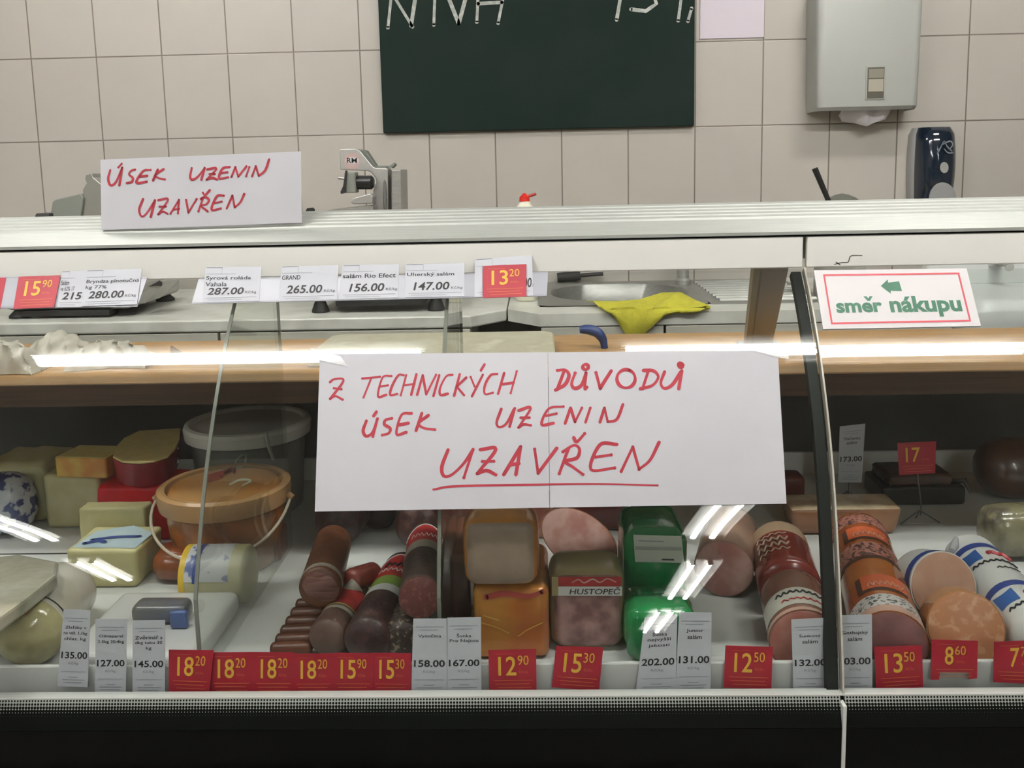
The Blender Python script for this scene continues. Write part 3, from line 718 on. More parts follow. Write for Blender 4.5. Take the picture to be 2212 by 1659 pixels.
# yellow cloth lying over the front edge of the sink worktop
m_cloth = mat('yellow_cloth', (0.60, 0.55, 0.045, 1), 0.85, c2=(0.53, 0.49, 0.04, 1), scale=60, bump=0.5, bscale=220)
mb = MB(); rowsC = []
back = [(1268, 651), (1330, 652), (1380, 648), (1430, 633), (1470, 632), (1500, 648), (1535, 662)]
edge = [(1300, 664), (1320, 676), (1366, 682), (1412, 676), (1440, 672), (1490, 672), (1532, 674)]
tip = [(1302, 667), (1322, 680), (1352, 722), (1392, 722), (1432, 684), (1466, 676), (1500, 676)]
def lerp3(a, b, t): return a+(b-a)*t
def pick(L_, u):
    f = u*(len(L_)-1); i = min(int(f), len(L_)-2); t = f-i; t = t*t*(3-2*t); return (L_[i][0]+(L_[i+1][0]-L_[i][0])*t, L_[i][1]+(L_[i+1][1]-L_[i][1])*t)
def clothf(u, v, s):
    if v < 0.5:
        q = atZ(*pick(back, u), ZW+0.010); q2 = atZ(*pick(edge, u), ZW+0.009); t = v/0.5; p = lerp3(q, q2, t)
        p = p+np.array([0, 0, 0.006*math.sin(u*17+v*9)*math.sin(math.pi*t)+0.012*math.exp(-((u-0.66)/0.12)**2)*math.sin(math.pi*t)])
        p[1] = max(p[1], yr-0.010)
    else:
        q2 = atZ(*pick(edge, u), ZW+0.009); q2[1] = max(q2[1], yr-0.010); t = (v-0.5)/0.5
        e = pick(tip, u); p3 = atY(e[0], e[1], yr-0.012); p = lerp3(q2, p3, t)+np.array([0, -0.004*math.sin(u*22)*t-0.006*math.sin(math.pi*t), 0])
    return p+np.array([0, 0.0003*s, 0.0016*s])
o = build('cleaning_cloth', MB().sheet(clothf, 42, 24, m_cloth), smooth=70); tag(o, 'bright yellow cloth hanging over the worktop in front of the sink', 'cloth')

# hand basin at the right edge
m_basin = mat('basin_white', (0.62, 0.65, 0.63, 1), 0.3)
hb = empty('hand_basin', (1.52, 2.12, 0.70), 'pale hand basin with a dark overflow hole at the right edge', 'basin')
bp = [atY(x, y, 2.14) for x, y in ((2098, 640), (2240, 584), (2212, 690))]
bl = BASIN_X; yw = 2.10
mb = MB().rbox((bl+0.24, yw+0.19, ZW-0.12), (0.48, 0.36, 0.145), 0.04, m_basin)
build('bowl', mb, hb, smooth=50)
mb = MB().box((bl+0.02, yw+0.34, ZW+0.02), (bl+0.47, yw+0.372, ZW+0.085), m_basin)
build('rear_splash', mb, hb, smooth=0, bevel=0.006)
hole = atY(2183, 627, yw+0.339)
build('overflow_hole', MB().axial((hole[0], yw+0.3395, hole[2]), (hole[0], yw+0.336, hole[2]), [(0, .011), (1, .011)], m_rubber, 20), hb)
tp = atY(2164, 592, yw+0.30)
build('tap', MB().tube([(tp[0], yw+0.335, ZW+0.082), (tp[0], yw+0.28, ZW+0.088), (tp[0]-0.006, yw+0.25, ZW+0.075)], 0.011, m_cast, 10).box((tp[0]-0.016, yw+0.325, ZW+0.07), (tp[0]+0.016, yw+0.339, ZW+0.10), m_cast), hb)
build('pedestal', MB().box((bl+0.10, yw+0.14, 0.0), (bl+0.40, yw+0.34, ZW-0.1202), m_basin), hb, smooth=0)

# bottle with a red nozzle, pan handle seen above the shelf
bt = atY(1134, 440, 2.45)
bo = empty('squeeze_bottle', (bt[0], 2.45, ZW), 'white squeeze bottle with a red nozzle cap behind the counter shelf', 'bottle')
build('bottle', MB().axial((bt[0], 2.45, ZW+0.001), (bt[0], 2.45, bt[2]+0.006), [(0, .028), (0.03, .031), (0.86, .031), (0.95, .022), (1, .013)], mat('bottle_white', (0.78, 0.76, 0.62, 1), 0.4), 24), bo)
cz = bt[2]+0.0065
build('cap', MB().axial((bt[0]-0.001, 2.45, cz), (bt[0]-0.001, 2.45, cz+0.021), [(0, .014), (0.55, .013), (0.8, .007), (1, .004)], mat('cap_red', (0.55, 0.02, 0.012, 1), 0.4), 20), bo)
build('nozzle', MB().tube([(bt[0]+0.008, 2.45, cz+0.012), (bt[0]+0.030, 2.45, cz+0.019)], [0.004, 0.0035], mat('nozzle_red', (0.35, 0.02, 0.015, 1), 0.4), 8), bo)
pn = atY(1818, 440, 2.40)
po = empty('saucepan', (pn[0], 2.40, ZW), 'pan with an upright black handle left of the soap dispenser', 'pan')
zt = atY(1818, 418, 2.40)[2]
build('lid', MB().axial((pn[0], 2.40, zt-0.030), (pn[0], 2.40, zt), [(0, .052), (0.2, .050), (0.6, .036), (0.9, .016), (1, .001)], mat('lid_grey', (0.16, 0.17, 0.14, 1), 0.35, 0.5), 28), po)
build('body', MB().axial((pn[0], 2.40, ZW+0.001), (pn[0], 2.40, zt-0.0305), [(0, .060), (0.04, .064), (1, .064)], m_cast, 32), po)
ha = atY(1789, 432, 2.385); hb_ = atY(1760, 364, 2.385)
build('handle', MB().tube([ha+(ha-hb_)*0.5, ha, hb_], [0.008, 0.0085, 0.0105], m_rubber, 10, flat=0.7), po)

# ================================================================ on the work board
cbz = 0.9005
A = [atZ(x, y, cbz+0.022) for x, y in ((694, 775), (736, 719), (1194, 714), (1197, 762))]
yA, yB_ = 1.655, A[2][1]-0.0
m_poly = mat('speckled_board', (0.52, 0.50, 0.39, 1), 0.5, c2=(0.46, 0.43, 0.31, 1), scale=14, c3=(0.62, 0.60, 0.48, 1), bump=0.2, bscale=150)
mb = MB(); r_ = 0.03
xa = atZ(690, 770, cbz)[0]; xb = atZ(1196, 745, cbz)[0]
pl = [(xa, yA), (xb, yA), (xb, yB_-r_)]+[(xb-r_+r_*math.cos(a), yB_-r_+r_*math.sin(a)) for a in [math.pi/2*i/6 for i in range(1, 7)]]+[(xa+r_-r_*math.sin(a), yB_-r_+r_*math.cos(a)) for a in [math.pi/2*i/6 for i in range(0, 6)]]
mb.prism(pl, 'z', cbz, cbz+0.022, m_poly)
o = build('cutting_board', mb, smooth=25, bevel=0.003); tag(o, 'thick cream speckled cutting board lying on the work board', 'cutting board')
kb = [atY(x, y, 1.80) for x, y in ((1252, 712), (1270, 712), (1290, 718), (1302, 733), (1306, 752))]
kn = empty('knife', tuple(kb[4]), 'knife with a curved blue handle right of the cutting board', 'knife')
build('handle', MB().tube(catmull(kb, 4), [0.007+0.006*math.sin(math.pi*min(i/14, 1)*0.8+0.3) for i in range(17)], mat('handle_blue', (0.022, 0.045, 0.16, 1), 0.45), 14, flat=0.8), kn)
kz = kb[4]
build('blade', MB().prism([(kz[1]-0.009, kz[2]-0.001), (kz[1]+0.009, kz[2]-0.001), (kz[1]+0.006, 0.9006), (kz[1]-0.004, 0.9006)], 'x', kz[0]-0.0012, kz[0]+0.0012, m_steel), kn, smooth=0)
# crumpled wrapping at the left
m_wrap = mat('wrapping_film', (0.60, 0.575, 0.49, 1), 0.35, c2=(0.50, 0.475, 0.40, 1), scale=25, bump=0.6, bscale=30, film=0.12)
def crumple(name, pts, Y, th, label, seed):
    rnd = random.Random(seed); A = [atY(x, y, Y) for x, y in pts]
    xs = [p[0] for p in A]; x0, x1 = min(xs), max(xs); base = 0.9008
    top = lambda x: np.interp(x, xs, [p[2] for p in A])
    ph = [rnd.uniform(0, 6) for _ in range(6)]
    def fn(u, v, s):
        x = x0+(x1-x0)*u; h = max(top(x)-base, 0.0005); a = math.pi*v
        y = Y-th*math.cos(a)*(0.75+0.25*math.sin(5*u+ph[0])); z = base+h*math.sin(a)**0.7
        k = math.sin(a)
        z -= k*h*0.16*(0.5+0.5*math.sin(23*u+7*v+ph[1])*math.sin(11*v+ph[2]+9*u)); y += k*0.012*math.sin(31*u+ph[3])*math.sin(13*v+ph[4])
        return (x, y+0.0008*s, max(z-0.0012*s, base+(0 if s else 0.0004)))
    o = build(name, MB().sheet(fn, 46, 18, m_wrap), smooth=35); return tag(o, label, 'wrapping', 'wrapping film on the work board')
crumple('wrapping_sheet', [(-120, 740), (0, 729), (30, 734), (58, 748), (90, 800)], 1.66, 0.055, 'crumpled wrapping at the far left end of the work board', 1)
crumple('wrapping_sheet', [(62, 770), (80, 732), (108, 714), (130, 712), (160, 724), (190, 748), (205, 775)], 1.78, 0.05, 'tallest crumpled wrapping, a peaked heap left on the work board', 2)
crumple('wrapping_sheet', [(165, 778), (196, 738), (215, 732), (262, 731), (300, 746), (330, 770)], 1.70, 0.05, 'low crumpled wrapping, rightmost of the heaps on the work board', 3)
o = build('label_slip', poly_px([(368, 748), (371, 747), (398, 764), (398, 768), (369, 768)], 1.75, 0.002, mat('slip_brown', (0.22, 0.16, 0.10, 1), 0.6)), smooth=0); tag(o, 'small brown paper slip standing on the work board beside the wrapping', 'slip')

# ================================================================ hand-lettered paper signs
m_sheet = mat('sign_paper', (0.475, 0.47, 0.50, 1), 0.8, c2=(0.455, 0.45, 0.48, 1), scale=7)
m_red = mat('red_marker', (0.31, 0.014, 0.028, 1), 0.7)
m_tape = mat('clear_tape', (0.75, 0.75, 0.75, 1), 0.08, film=0.55)
def Z1(pts): return [(680+u/2.127, 740+v/2.127) for u, v in pts]
ct = [(691, 765), (1680, 757), (1699, 1088), (680, 1105)]
def bil(c, u, v):
    a = [c[0][i]*(1-u)*(1-v)+c[1][i]*u*(1-v)+c[2][i]*u*v+c[3][i]*(1-u)*v for i in (0, 1)]; return a
bs = empty('closed_notice', onglass(1183, 930, 0.002), 'large white paper notice with red handwriting taped across the counter glass', 'notice')
for u0, u1, lab in ((0.0, 0.4975, 'left half sheet'), (0.4985, 1.0, 'right half sheet')):
    def fn(u, v, s, u0=u0, u1=u1):
        q = bil(ct, u0+(u1-u0)*u, v); return onglass(q[0], q[1], 0.0016+(0 if s else 0.0012))
    build('paper_sheet', MB().sheet(fn, 8, 22, m_sheet), bs, smooth=60)['label'] = lab
for pts in ([(672, 752), (735, 770), (752, 792), (690, 778)], [(1622, 755), (1700, 750), (1704, 776), (1672, 770)]):
    def fn(u, v, s, pts=pts):
        q = bil(pts, u, v); return onglass(q[0], q[1], 0.0034+(0 if s else 0.0003))
    build('tape', MB().sheet(fn, 3, 3, m_tape), bs, smooth=60)
words = {
 'Z': [[(70, 182), (90, 168), (132, 174), (72, 258)], [(70, 258), (96, 246), (128, 262)], [(88, 210), (122, 214)]],
 'TECHNICKYCH': [[(218, 165), (300, 157)], [(260, 162), (224, 252)], [(352, 153), (312, 160), (290, 246), (328, 240)], [(300, 202), (336, 196)],
   [(408, 150), (384, 150), (355, 200), (347, 240), (378, 236)], [(420, 150), (395, 242)], [(467, 145), (443, 240)], [(408, 196), (458, 190)],
   [(470, 240), (496, 150)], [(496, 150), (512, 238)], [(512, 238), (557, 148)], [(572, 150), (545, 246)], [(632, 148), (605, 154), (577, 205), (577, 240), (612, 235)],
   [(666, 145), (640, 245)], [(696, 160), (652, 202)], [(652, 202), (686, 242)], [(716, 158), (734, 202)], [(772, 148), (722, 247)], [(763, 128), (780, 100)],
   [(838, 144), (808, 150), (782, 195), (782, 236), (818, 230)], [(870, 140), (842, 236)], [(928, 132), (900, 232)], [(856, 192), (914, 184)]],
 'DUVODU': [[(1146, 130), (1114, 216)], [(1115, 128), (1150, 126), (1168, 150), (1150, 192), (1106, 218)], [(1196, 140), (1180, 190), (1196, 210), (1226, 194), (1246, 140)], [(1246, 140), (1240, 212), (1250, 205)],
   ell(1244, 112, 13, 12, 10), [(1292, 138), (1311, 210)], [(1311, 210), (1362, 130)], ell(1430, 166, 42, 42, 14, -1.2), [(1532, 132), (1506, 212)], [(1510, 128), (1556, 130), (1578, 158), (1552, 196), (1496, 212)],
   [(1607, 135), (1590, 185), (1606, 210), (1642, 194), (1682, 135)], [(1686, 130), (1672, 212)], ell(1681, 104, 6, 6, 8), ell(1681, 104, 11, 10, 10)],
 'USEK': [[(237, 360), (222, 405), (236, 430), (264, 414), (286, 355)], [(288, 350), (267, 432)], [(270, 337), (283, 318)], [(354, 348), (326, 355), (320, 376), (346, 394), (340, 416), (310, 425)],
   [(444, 325), (398, 333), (375, 420), (420, 412)], [(388, 378), (430, 370)], [(492, 325), (465, 405)], [(522, 334), (478, 370), (500, 392), (552, 400)]],
 'UZENIN': [[(857, 305), (835, 368), (850, 388), (882, 370), (917, 305)], [(919, 302), (895, 386)], [(936, 312), (992, 300), (936, 390)], [(936, 390), (960, 376), (992, 380)], [(946, 345), (986, 345)],
   [(1142, 294), (1075, 304), (1042, 376), (1097, 370)], [(1064, 336), (1110, 326)], [(1150, 372), (1175, 300)], [(1175, 300), (1196, 365)], [(1196, 365), (1227, 300)], [(1266, 300), (1244, 366)],
   [(1310, 366), (1331, 300)], [(1331, 300), (1346, 364)], [(1346, 364), (1388, 352), (1416, 284)]],
 'UZAVREN': [[(612, 493), (584, 570), (592, 612), (628, 608), (682, 558), (726, 495)], [(727, 491), (685, 621)], [(760, 492), (832, 490), (746, 602)], [(746, 602), (790, 588), (832, 608)], [(770, 546), (822, 545)],
   [(868, 607), (946, 478)], [(946, 478), (924, 607)], [(894, 562), (938, 556)], [(1010, 490), (1026, 600)], [(1026, 600), (1112, 485)], [(1166, 485), (1123, 602)], [(1140, 502), (1190, 472), (1216, 490), (1204, 530), (1150, 546), (1186, 572), (1232, 606)],
   [(1190, 437), (1204, 456), (1240, 418)], [(1388, 468), (1310, 470), (1268, 582), (1378, 576)], [(1290, 526), (1362, 516)], [(1408, 592), (1461, 480)], [(1461, 480), (1490, 582)], [(1490, 582), (1540, 540), (1582, 458)]],
 'line': [[(545, 675), (650, 660), (1000, 653), (1300, 650), (1575, 656)]]}
wd = {'Z': 4.6, 'TECHNICKYCH': 4.2, 'DUVODU': 6.0, 'USEK': 5.4, 'UZENIN': 5.0, 'UZAVREN': 6.0, 'line': 3.8}
pen = lambda x, y: onglass(x, y, 0.00315)
for k, ls in words.items(): build('handwriting' if k != 'line' else 'underline', MB().strokes([Z1(l) for l in ls], wd[k]*1.25, pen, m_red), bs, smooth=0)['label'] = 'red felt-pen ' + ('line under the last word' if k == 'line' else 'handwritten word')

# small sign standing on the ribbed shelf
SP0 = np.array([0, 1.334, 1.176]); SPn = np.array([0, -math.cos(rad(14)), math.sin(rad(14))])
cu = [(217, 345), (650, 327), (652, 481), (219, 497)]
us = empty('closed_notice', onplane(435, 488, SP0, SPn), 'small white paper notice with red handwriting standing on the ribbed shelf', 'notice')
def fn(u, v, s):
    q = bil(cu, u, v); return onplane(q[0], q[1], SP0+SPn*(0.0008 if s == 0 else 0.0), SPn)
build('paper_sheet', MB().sheet(fn, 2, 2, m_sheet), us, smooth=0)
def Z2(pts): return [(u/3.16, 250+v/3.16) for u, v in pts]
uw = [[(752, 372), (738, 430), (755, 475), (792, 450), (832, 358)], [(834, 354), (814, 476)], [(808, 352), (830, 328)], [(922, 368), (895, 375), (880, 400), (906, 424), (900, 450), (865, 460)],
  [(1028, 370), (976, 378), (930, 456), (1002, 450)], [(955, 415), (1006, 410)], [(1077, 368), (1044, 442)], [(1117, 364), (1060, 405), (1086, 426), (1126, 435)],
  [(1308, 358), (1298, 420), (1316, 436), (1352, 414), (1397, 358)], [(1397, 356), (1374, 437)], [(1415, 366), (1477, 360), (1410, 436)], [(1410, 436), (1450, 424), (1482, 436)], [(1430, 398), (1466, 398)],
  [(1568, 350), (1520, 360), (1494, 426), (1556, 420)], [(1508, 391), (1552, 385)], [(1580, 417), (1606, 350)], [(1606, 350), (1626, 415)], [(1626, 415), (1682, 345)], [(1702, 350), (1680, 412)],
  [(1720, 412), (1746, 345)], [(1746, 345), (1766, 410)], [(1766, 410), (1810, 372), (1837, 298)],
  [(977, 568), (950, 640), (966, 686), (1002, 664), (1057, 580)], [(1058, 577), (1028, 692)], [(1080, 577), (1147, 570), (1080, 672)], [(1080, 672), (1112, 654), (1142, 668)], [(1090, 620), (1132, 620)],
  [(1164, 667), (1221, 575)], [(1221, 575), (1215, 667)], [(1185, 641), (1222, 635)], [(1270, 575), (1286, 660)], [(1286, 660), (1342, 568)], [(1387, 560), (1354, 652)], [(1370, 567), (1400, 555), (1426, 575), (1406, 605), (1370, 613), (1417, 652)],
  [(1385, 526), (1400, 541), (1432, 508)], [(1528, 545), (1480, 550), (1444, 641), (1507, 632)], [(1464, 596), (1512, 586)], [(1548, 632), (1586, 545)], [(1586, 545), (1602, 625)], [(1602, 625), (1640, 590), (1667, 533)]]
for a, b in ((0, 8), (8, 22), (22, 99)): build('handwriting', MB().strokes([Z2(l) for l in uw[a:b]], 5.0, lambda x, y: onplane(x, y, SP0+SPn*0.0014, SPn), m_red), us, smooth=0)['label'] = 'red felt-pen handwritten word'

# ================================================================ price cards
m_card = mat('card_white', (0.52, 0.53, 0.575, 1), 0.6); m_cred = mat('card_red', (0.34, 0.008, 0.024, 1), 0.45); m_yel = mat('card_yellow', (0.66, 0.40, 0.04, 1), 0.5)
m_orange = mat('card_orange_lines', (0.62, 0.16, 0.05, 1), 0.5); m_lgrey = mat('card_grey_lines', (0.25, 0.26, 0.29, 1), 0.6)
def card_on(name, plane, cor, m, draw, label, cat, group, thick=0.0007, mask=None):
    P0, n = plane; n = np.array(n, float); n /= np.linalg.norm(n)
    if np.dot(n, CAM-np.array(P0)) < 0: n = -n
    C3 = [onplane(x, y, P0, n) for x, y in cor]
    def at(u, v, o=0.0): return C3[0]*(1-u)*(1-v)+C3[1]*u*(1-v)+C3[2]*u*v+C3[3]*(1-u)*v+n*o
    mb = MB()
    if mask: pts = mask
    else: pts = [(0, 0), (1, 0), (1, 1), (0, 1)]
    k = len(pts)
    mb.add([at(u, v, thick) for u, v in pts]+[at(u, v, 0) for u, v in pts], [tuple(range(k)), tuple(range(k, 2*k))[::-1]]+[(i, (i+1) % k, k+(i+1) % k, k+i) for i in range(k)], m)
    draw(mb, lambda u, v: at(u, v, thick+0.0003))
    o = build(name, mb, smooth=0); return tag(o, label, cat, group)
def draw_red(big, small, gx=0.0):
    def f(mb, at):
        w = 0.19*len(big); x0 = 0.20+gx
        mb.text(big, at, (x0, 0.16, x0+w, 0.62), m_yel, bold=0.012)
        if small: mb.text(small, at, (x0+w+0.03, 0.14, x0+w+0.26, 0.37), m_yel)
        mb.text('Kč/ks', at, (x0+w+0.06, 0.50, min(x0+w+0.24, 0.95), 0.57), m_orange)
        mb.rect(at, (0.12, 0.10, 0.52, 0.108), m_orange)
        for i, (a, b) in enumerate(((0.10, 0.93), (0.14, 0.86), (0.18, 0.90))): mb.rect(at, (a, 0.73+i*0.085, b, 0.745+i*0.085), m_orange)
    return f
def draw_tall(name1, name2, price, third=None):
    def f(mb, at):
        mb.rect(at, (0.08, 0.105, 0.92, 0.111), m_lgrey); mb.rect(at, (0.20, 0.145, 0.75, 0.151), m_lgrey)
        y = 0.205
        for s in (name1, name2, third):
            if s:
                w = min(0.84, 0.085*len(s)); mb.text(s, at, (0.5-w/2, y, 0.5+w/2, y+0.052), m_ink, bold=0.006); y += 0.075
        mb.text(price, at, (0.06, 0.545, 0.95, 0.635), m_ink, bold=0.02)
        mb.text('Kč/kg', at, (0.33, 0.675, 0.66, 0.72), m_lgrey)
        mb.rect(at, (0.10, 0.80, 0.92, 0.805), m_lgrey)
        for i, (a, b) in enumerate(((0.35, 0.65), (0.15, 0.88), (0.18, 0.80))): mb.rect(at, (a, 0.87+i*0.035, b, 0.877+i*0.035), m_lgrey)
    return f
def tp(i, lean=9): return ((0, 1.0535-0.0011*i, 0.658), (0, -math.cos(rad(lean)), math.sin(rad(lean))))
GRP = 'price cards on the counter front'
tall = [([(138, 1316), (196, 1318), (190, 1484), (124, 1482)], 'Zlaťáky v', 'na váž. 1,1kg', '135.00', 'chlaz. kg', 'leftmost tall white price card, reading 135.00', 0),
        ([(207, 1337), (275, 1337), (272, 1498), (206, 1498)], 'Olmaperel', '2.5kg 20.4kg', '127.00', None, 'tall white price card reading 127.00', 2),
        ([(287, 1340), (357, 1339), (357, 1499), (287, 1499)], 'Zvěrinář s', 'dkg tuku 30', '145.00', 'kg', 'tall white price card reading 145.00, left of the red row', 1),
        ([(893, 1336), (965, 1336), (965, 1500), (888, 1500)], 'Vysočina', None, '158.00', None, 'tall white price card reading 158.00', 1),
        ([(966, 1334), (1039, 1333), (1040, 1499), (965, 1500)], 'Šunka', 'Pro Nejsou', '167.00', None, 'tall white price card reading 167.00', 0),
        ([(1393, 1333), (1463, 1327), (1459, 1497), (1373, 1499)], 'Šunka', 'nejvyšší', '202.00', 'jakosti', 'tilted tall white price card reading 202.00', 1),
        ([(1467, 1322), (1537, 1323), (1535, 1494), (1458, 1496)], 'Junior', 'salám', '131.00', None, 'tall white price card reading 131.00', 0),
        ([(1709, 1338), (1788, 1334), (1788, 1496), (1714, 1497)], 'Šunkový', 'salám', '132.00', None, 'tall white price card reading 132.00, left of the seam', 1),
        ([(1808, 1329), (1883, 1327), (1884, 1496), (1811, 1497)], 'Gothajský', 'salám', '103.00', None, 'tall white price card reading 103.00, right of the seam', 0)]
for cor, a, b, pr, c3, lab, i in tall: card_on('price_card', tp(i), cor, m_card, draw_tall(a, b, pr, c3), lab, 'price card', GRP)
reds = [([(365, 1403), (462, 1404), (452, 1497), (365, 1493)], '18', '20', 'red price card reading 18.20, leftmost of the joined red row', 3),
        ([(452, 1409), (546, 1408), (545, 1499), (452, 1499)], '18', '20', 'red price card reading 18.20, second of the joined red row', 0),
        ([(546, 1408), (636, 1409), (635, 1500), (545, 1500)], '18', '20', 'red price card reading 18.20, third of the joined red row', 1),
        ([(632, 1412), (722, 1411), (720, 1500), (632, 1500)], '18', '20', 'red price card reading 18.20, fourth of the joined red row', 2),
        ([(719, 1410), (806, 1411), (805, 1500), (718, 1500)], '15', '90', 'red price card reading 15.90 in the joined red row', 3),
        ([(803, 1410), (888, 1411), (887, 1501), (802, 1500)], '15', '30', 'red price card reading 15.30, rightmost of the joined red row', 2),
        ([(1055, 1404), (1158, 1402), (1159, 1492), (1057, 1493)], '12', '90', 'red price card reading 12.90 below the gold pack', 1),
        ([(1201, 1395), (1303, 1398), (1294, 1492), (1192, 1484)], '15', '30', 'tilted red price card reading 15.30 below the square ham loaf', 1),
        ([(1567, 1394), (1669, 1397), (1666, 1488), (1563, 1485)], '12', '50', 'red price card reading 12.50 between the white cards', 1),
        ([(1888, 1397), (1991, 1394), (1994, 1484), (1893, 1491)], '13', '50', 'red price card reading 13.50 below the orange sausage', 1),
        ([(2147, 1386), (2250, 1382), (2248, 1478), (2145, 1473)], '7', '70', 'red price card starting with 7 at the right edge', 1)]
for cor, a, b, lab, i in reds: card_on('price_card', tp(i), cor, m_cred, draw_red(a, b, 0.14 if len(a) == 1 else 0.0), lab, 'price card', GRP)
card_on('price_card', tp(1), [(2012, 1381), (2112, 1384), (2110, 1468), (2010, 1468)], m_cred, draw_red('8', '60', 0.09), 'notched red price card reading 8.60 below the round meat slice', 'price card', GRP,
        mask=[(0, 0), (1, 0), (1, 0.96), (0.82, 0.99), (0.82, 0.80), (0.20, 0.80), (0.18, 1.0), (0, 1.0)])
# cards on little stands inside the counter
m_wire = mat('stand_wire', (0.10, 0.10, 0.09, 1), 0.35, 0.5)
def stand_card(cor, m, draw, lab, foot_px, group):
    f = atZ(*foot_px, 0.622); Y = f[1]
    t = empty('price_card_stand', f, lab, 'price card', group)
    nrm = np.array([0, -math.cos(rad(6)), math.sin(rad(6))])
    C3 = [onplane(x, y, (0, Y-0.003, 0.70), nrm) for x, y in cor]
    at = lambda u, v, o=0.0: C3[0]*(1-u)*(1-v)+C3[1]*u*(1-v)+C3[2]*u*v+C3[3]*(1-u)*v+nrm*o
    q = [(0, 0), (1, 0), (1, 1), (0, 1)]
    mb = MB().add([at(u, v, 0.0006) for u, v in q]+[at(u, v) for u, v in q], [(0, 1, 2, 3), (7, 6, 5, 4), (0, 4, 5, 1), (1, 5, 6, 2), (2, 6, 7, 3), (3, 7, 4, 0)], m)
    draw(mb, lambda u, v: at(u, v, 0.0010)); build('card', mb, t, smooth=0)
    b = (C3[2]+C3[3])/2
    build('wire_stem', MB().tube([b+np.array([0, 0.001, 0.01]), (f[0], f[1], 0.66), (f[0], f[1], 0.640)], 0.0011, m_wire, 6), t)
    for dx, dy in ((-0.034, 0.0), (0.036, 0.004), (0.004, 0.03)):
        build('wire_leg', MB().tube([(f[0]-0.002, f[1], 0.6485), (f[0]+dx, f[1]+dy, 0.6238)], 0.0013, m_wire, 6), t)
    build('wire_foot', MB().tube([(f[0]-0.034, f[1], 0.6236), (f[0]+0.036, f[1]+0.004, 0.6236)], 0.0013, m_steel, 6), t)
stand_card([(1938, 957), (2022, 953), (2020, 1022), (1942, 1026)], m_cred, draw_red('17', None), 'red price card reading 17 on a wire stand at the back', (1988, 1134), 'price cards on stands')
stand_card([(1814, 921), (1869, 915), (1861, 1042), (1810, 1042)], m_card, draw_tall('Tlačenka', 'salám', '173.00'), 'tall white price card reading 173.00 on a thin wire stand', (1832, 1090), 'price cards on stands')

# rail under the fascia with its cards
RP = lambda i: ((0, 1.288-0.0012*i, 1.106), (0, -math.cos(rad(35)), math.sin(rad(35))))
m_rail = mat('clear_plastic', (0.50, 0.51, 0.57, 1), 0.3, film=0.25)
for nm, cor in (('clear plastic price rail under the left end of the fascia', [(-160, 597), (319, 600), (297, 663), (-160, 669)]), ('clear plastic price rail under the middle of the fascia', [(430, 603), (1184, 588), (1181, 640), (414, 657)])):
    def dr(mb, at):
        for k in (0.03, 0.955): mb.rect(at, (0.0, k, 1.0, k+0.02), m_lgrey)
    card_on('price_rail', RP(0), cor, m_rail, dr, nm, 'price rail', 'price rails under the fascia', thick=0.0012)
RG = 'price cards on the rails under the fascia'
def draw_wide(l1, l2, price, bx=(0.10, 0.72)):
    def f(mb, at):
        mb.rect(at, (0.02, 0.02, 0.30, 0.03), m_ink); mb.rect(at, (0.02, 0.20, 0.55, 0.212), m_lgrey); mb.rect(at, (0.30, 0.02, 0.306, 0.20), m_lgrey)
        if l1: mb.text(l1, at, (0.03, 0.27, min(0.06*len(l1)+0.05, 0.98), 0.40), m_ink, bold=0.012)
        if l2: mb.text(l2, at, (0.03, 0.44, min(0.06*len(l2)+0.05, 0.95), 0.56), m_ink, bold=0.008)
        mb.text(price, at, (bx[0], 0.60 if l2 else 0.56, bx[1], 0.80), m_ink, bold=0.02, shear=0.15)
        mb.text('Kč/kg', at, (bx[1]+0.03, 0.70, min(bx[1]+0.22, 0.98), 0.80), m_ink)
        mb.rect(at, (0.06, 0.88, 0.95, 0.893), m_lgrey); mb.rect(at, (0.10, 0.94, 0.70, 0.95), m_lgrey)
    return f
wide = [([(135, 586), (190, 585), (178, 663), (124, 664)], 'Salám', 've 62% 17', '215', 'white price card reading 215, beside the red card on the left rail', (0.14, 0.92), 1),
        ([(188, 584), (307, 581), (296, 658), (176, 662)], 'Bryndza plnotučná', 'kg 77%', '280.00', 'white price card reading 280.00 on the left rail', (0.10, 0.74), 2),
        ([(445, 577), (565, 577), (560, 650), (436, 654)], 'Syrová roláda', 'Vahala', '287.00', 'white price card reading 287.00, leftmost on the middle rail', (0.08, 0.72), 1),
        ([(608, 576), (731, 573), (728, 647), (602, 651)], 'GRAND', None, '265.00', 'white price card reading 265.00 on the middle rail', (0.12, 0.74), 1),
        ([(740, 573), (862, 571), (860, 643), (732, 647)], 'salám Rio Efect', None, '156.00', 'white price card reading 156.00 on the middle rail', (0.16, 0.76), 1),
        ([(876, 571), (1003, 569), (1003, 640), (875, 643)], 'Uherský salám', None, '147.00', 'white price card reading 147.00 on the middle rail', (0.14, 0.75), 1),
        ([(1026, 560), (1149, 552), (1152, 639), (1025, 642)], None, None, '.00', 'white price card behind the red one on the middle rail', (0.80, 0.98), 1)]
for cor, a, b, pr, lab, bx, i in wide: card_on('price_card', RP(i), cor, m_card, draw_wide(a, b, pr, bx), lab, 'price card', RG)
card_on('price_card', RP(3), [(41, 598), (131, 595), (117, 664), (29, 668)], m_cred, draw_red('15', '90'), 'red price card reading 15.90 on the left rail', 'price card', RG)
card_on('price_card', RP(1), [(-75, 602), (14, 600), (1, 668), (-88, 670)], m_cred, draw_red('12', '90'), 'red price card cut off by the left edge of the photo', 'price card', RG)
card_on('price_card', RP(3), [(1043, 575), (1137, 571), (1137, 641), (1043, 644)], m_cred, draw_red('13', '20'), 'red price card reading 13.20 on the middle rail', 'price card', RG)

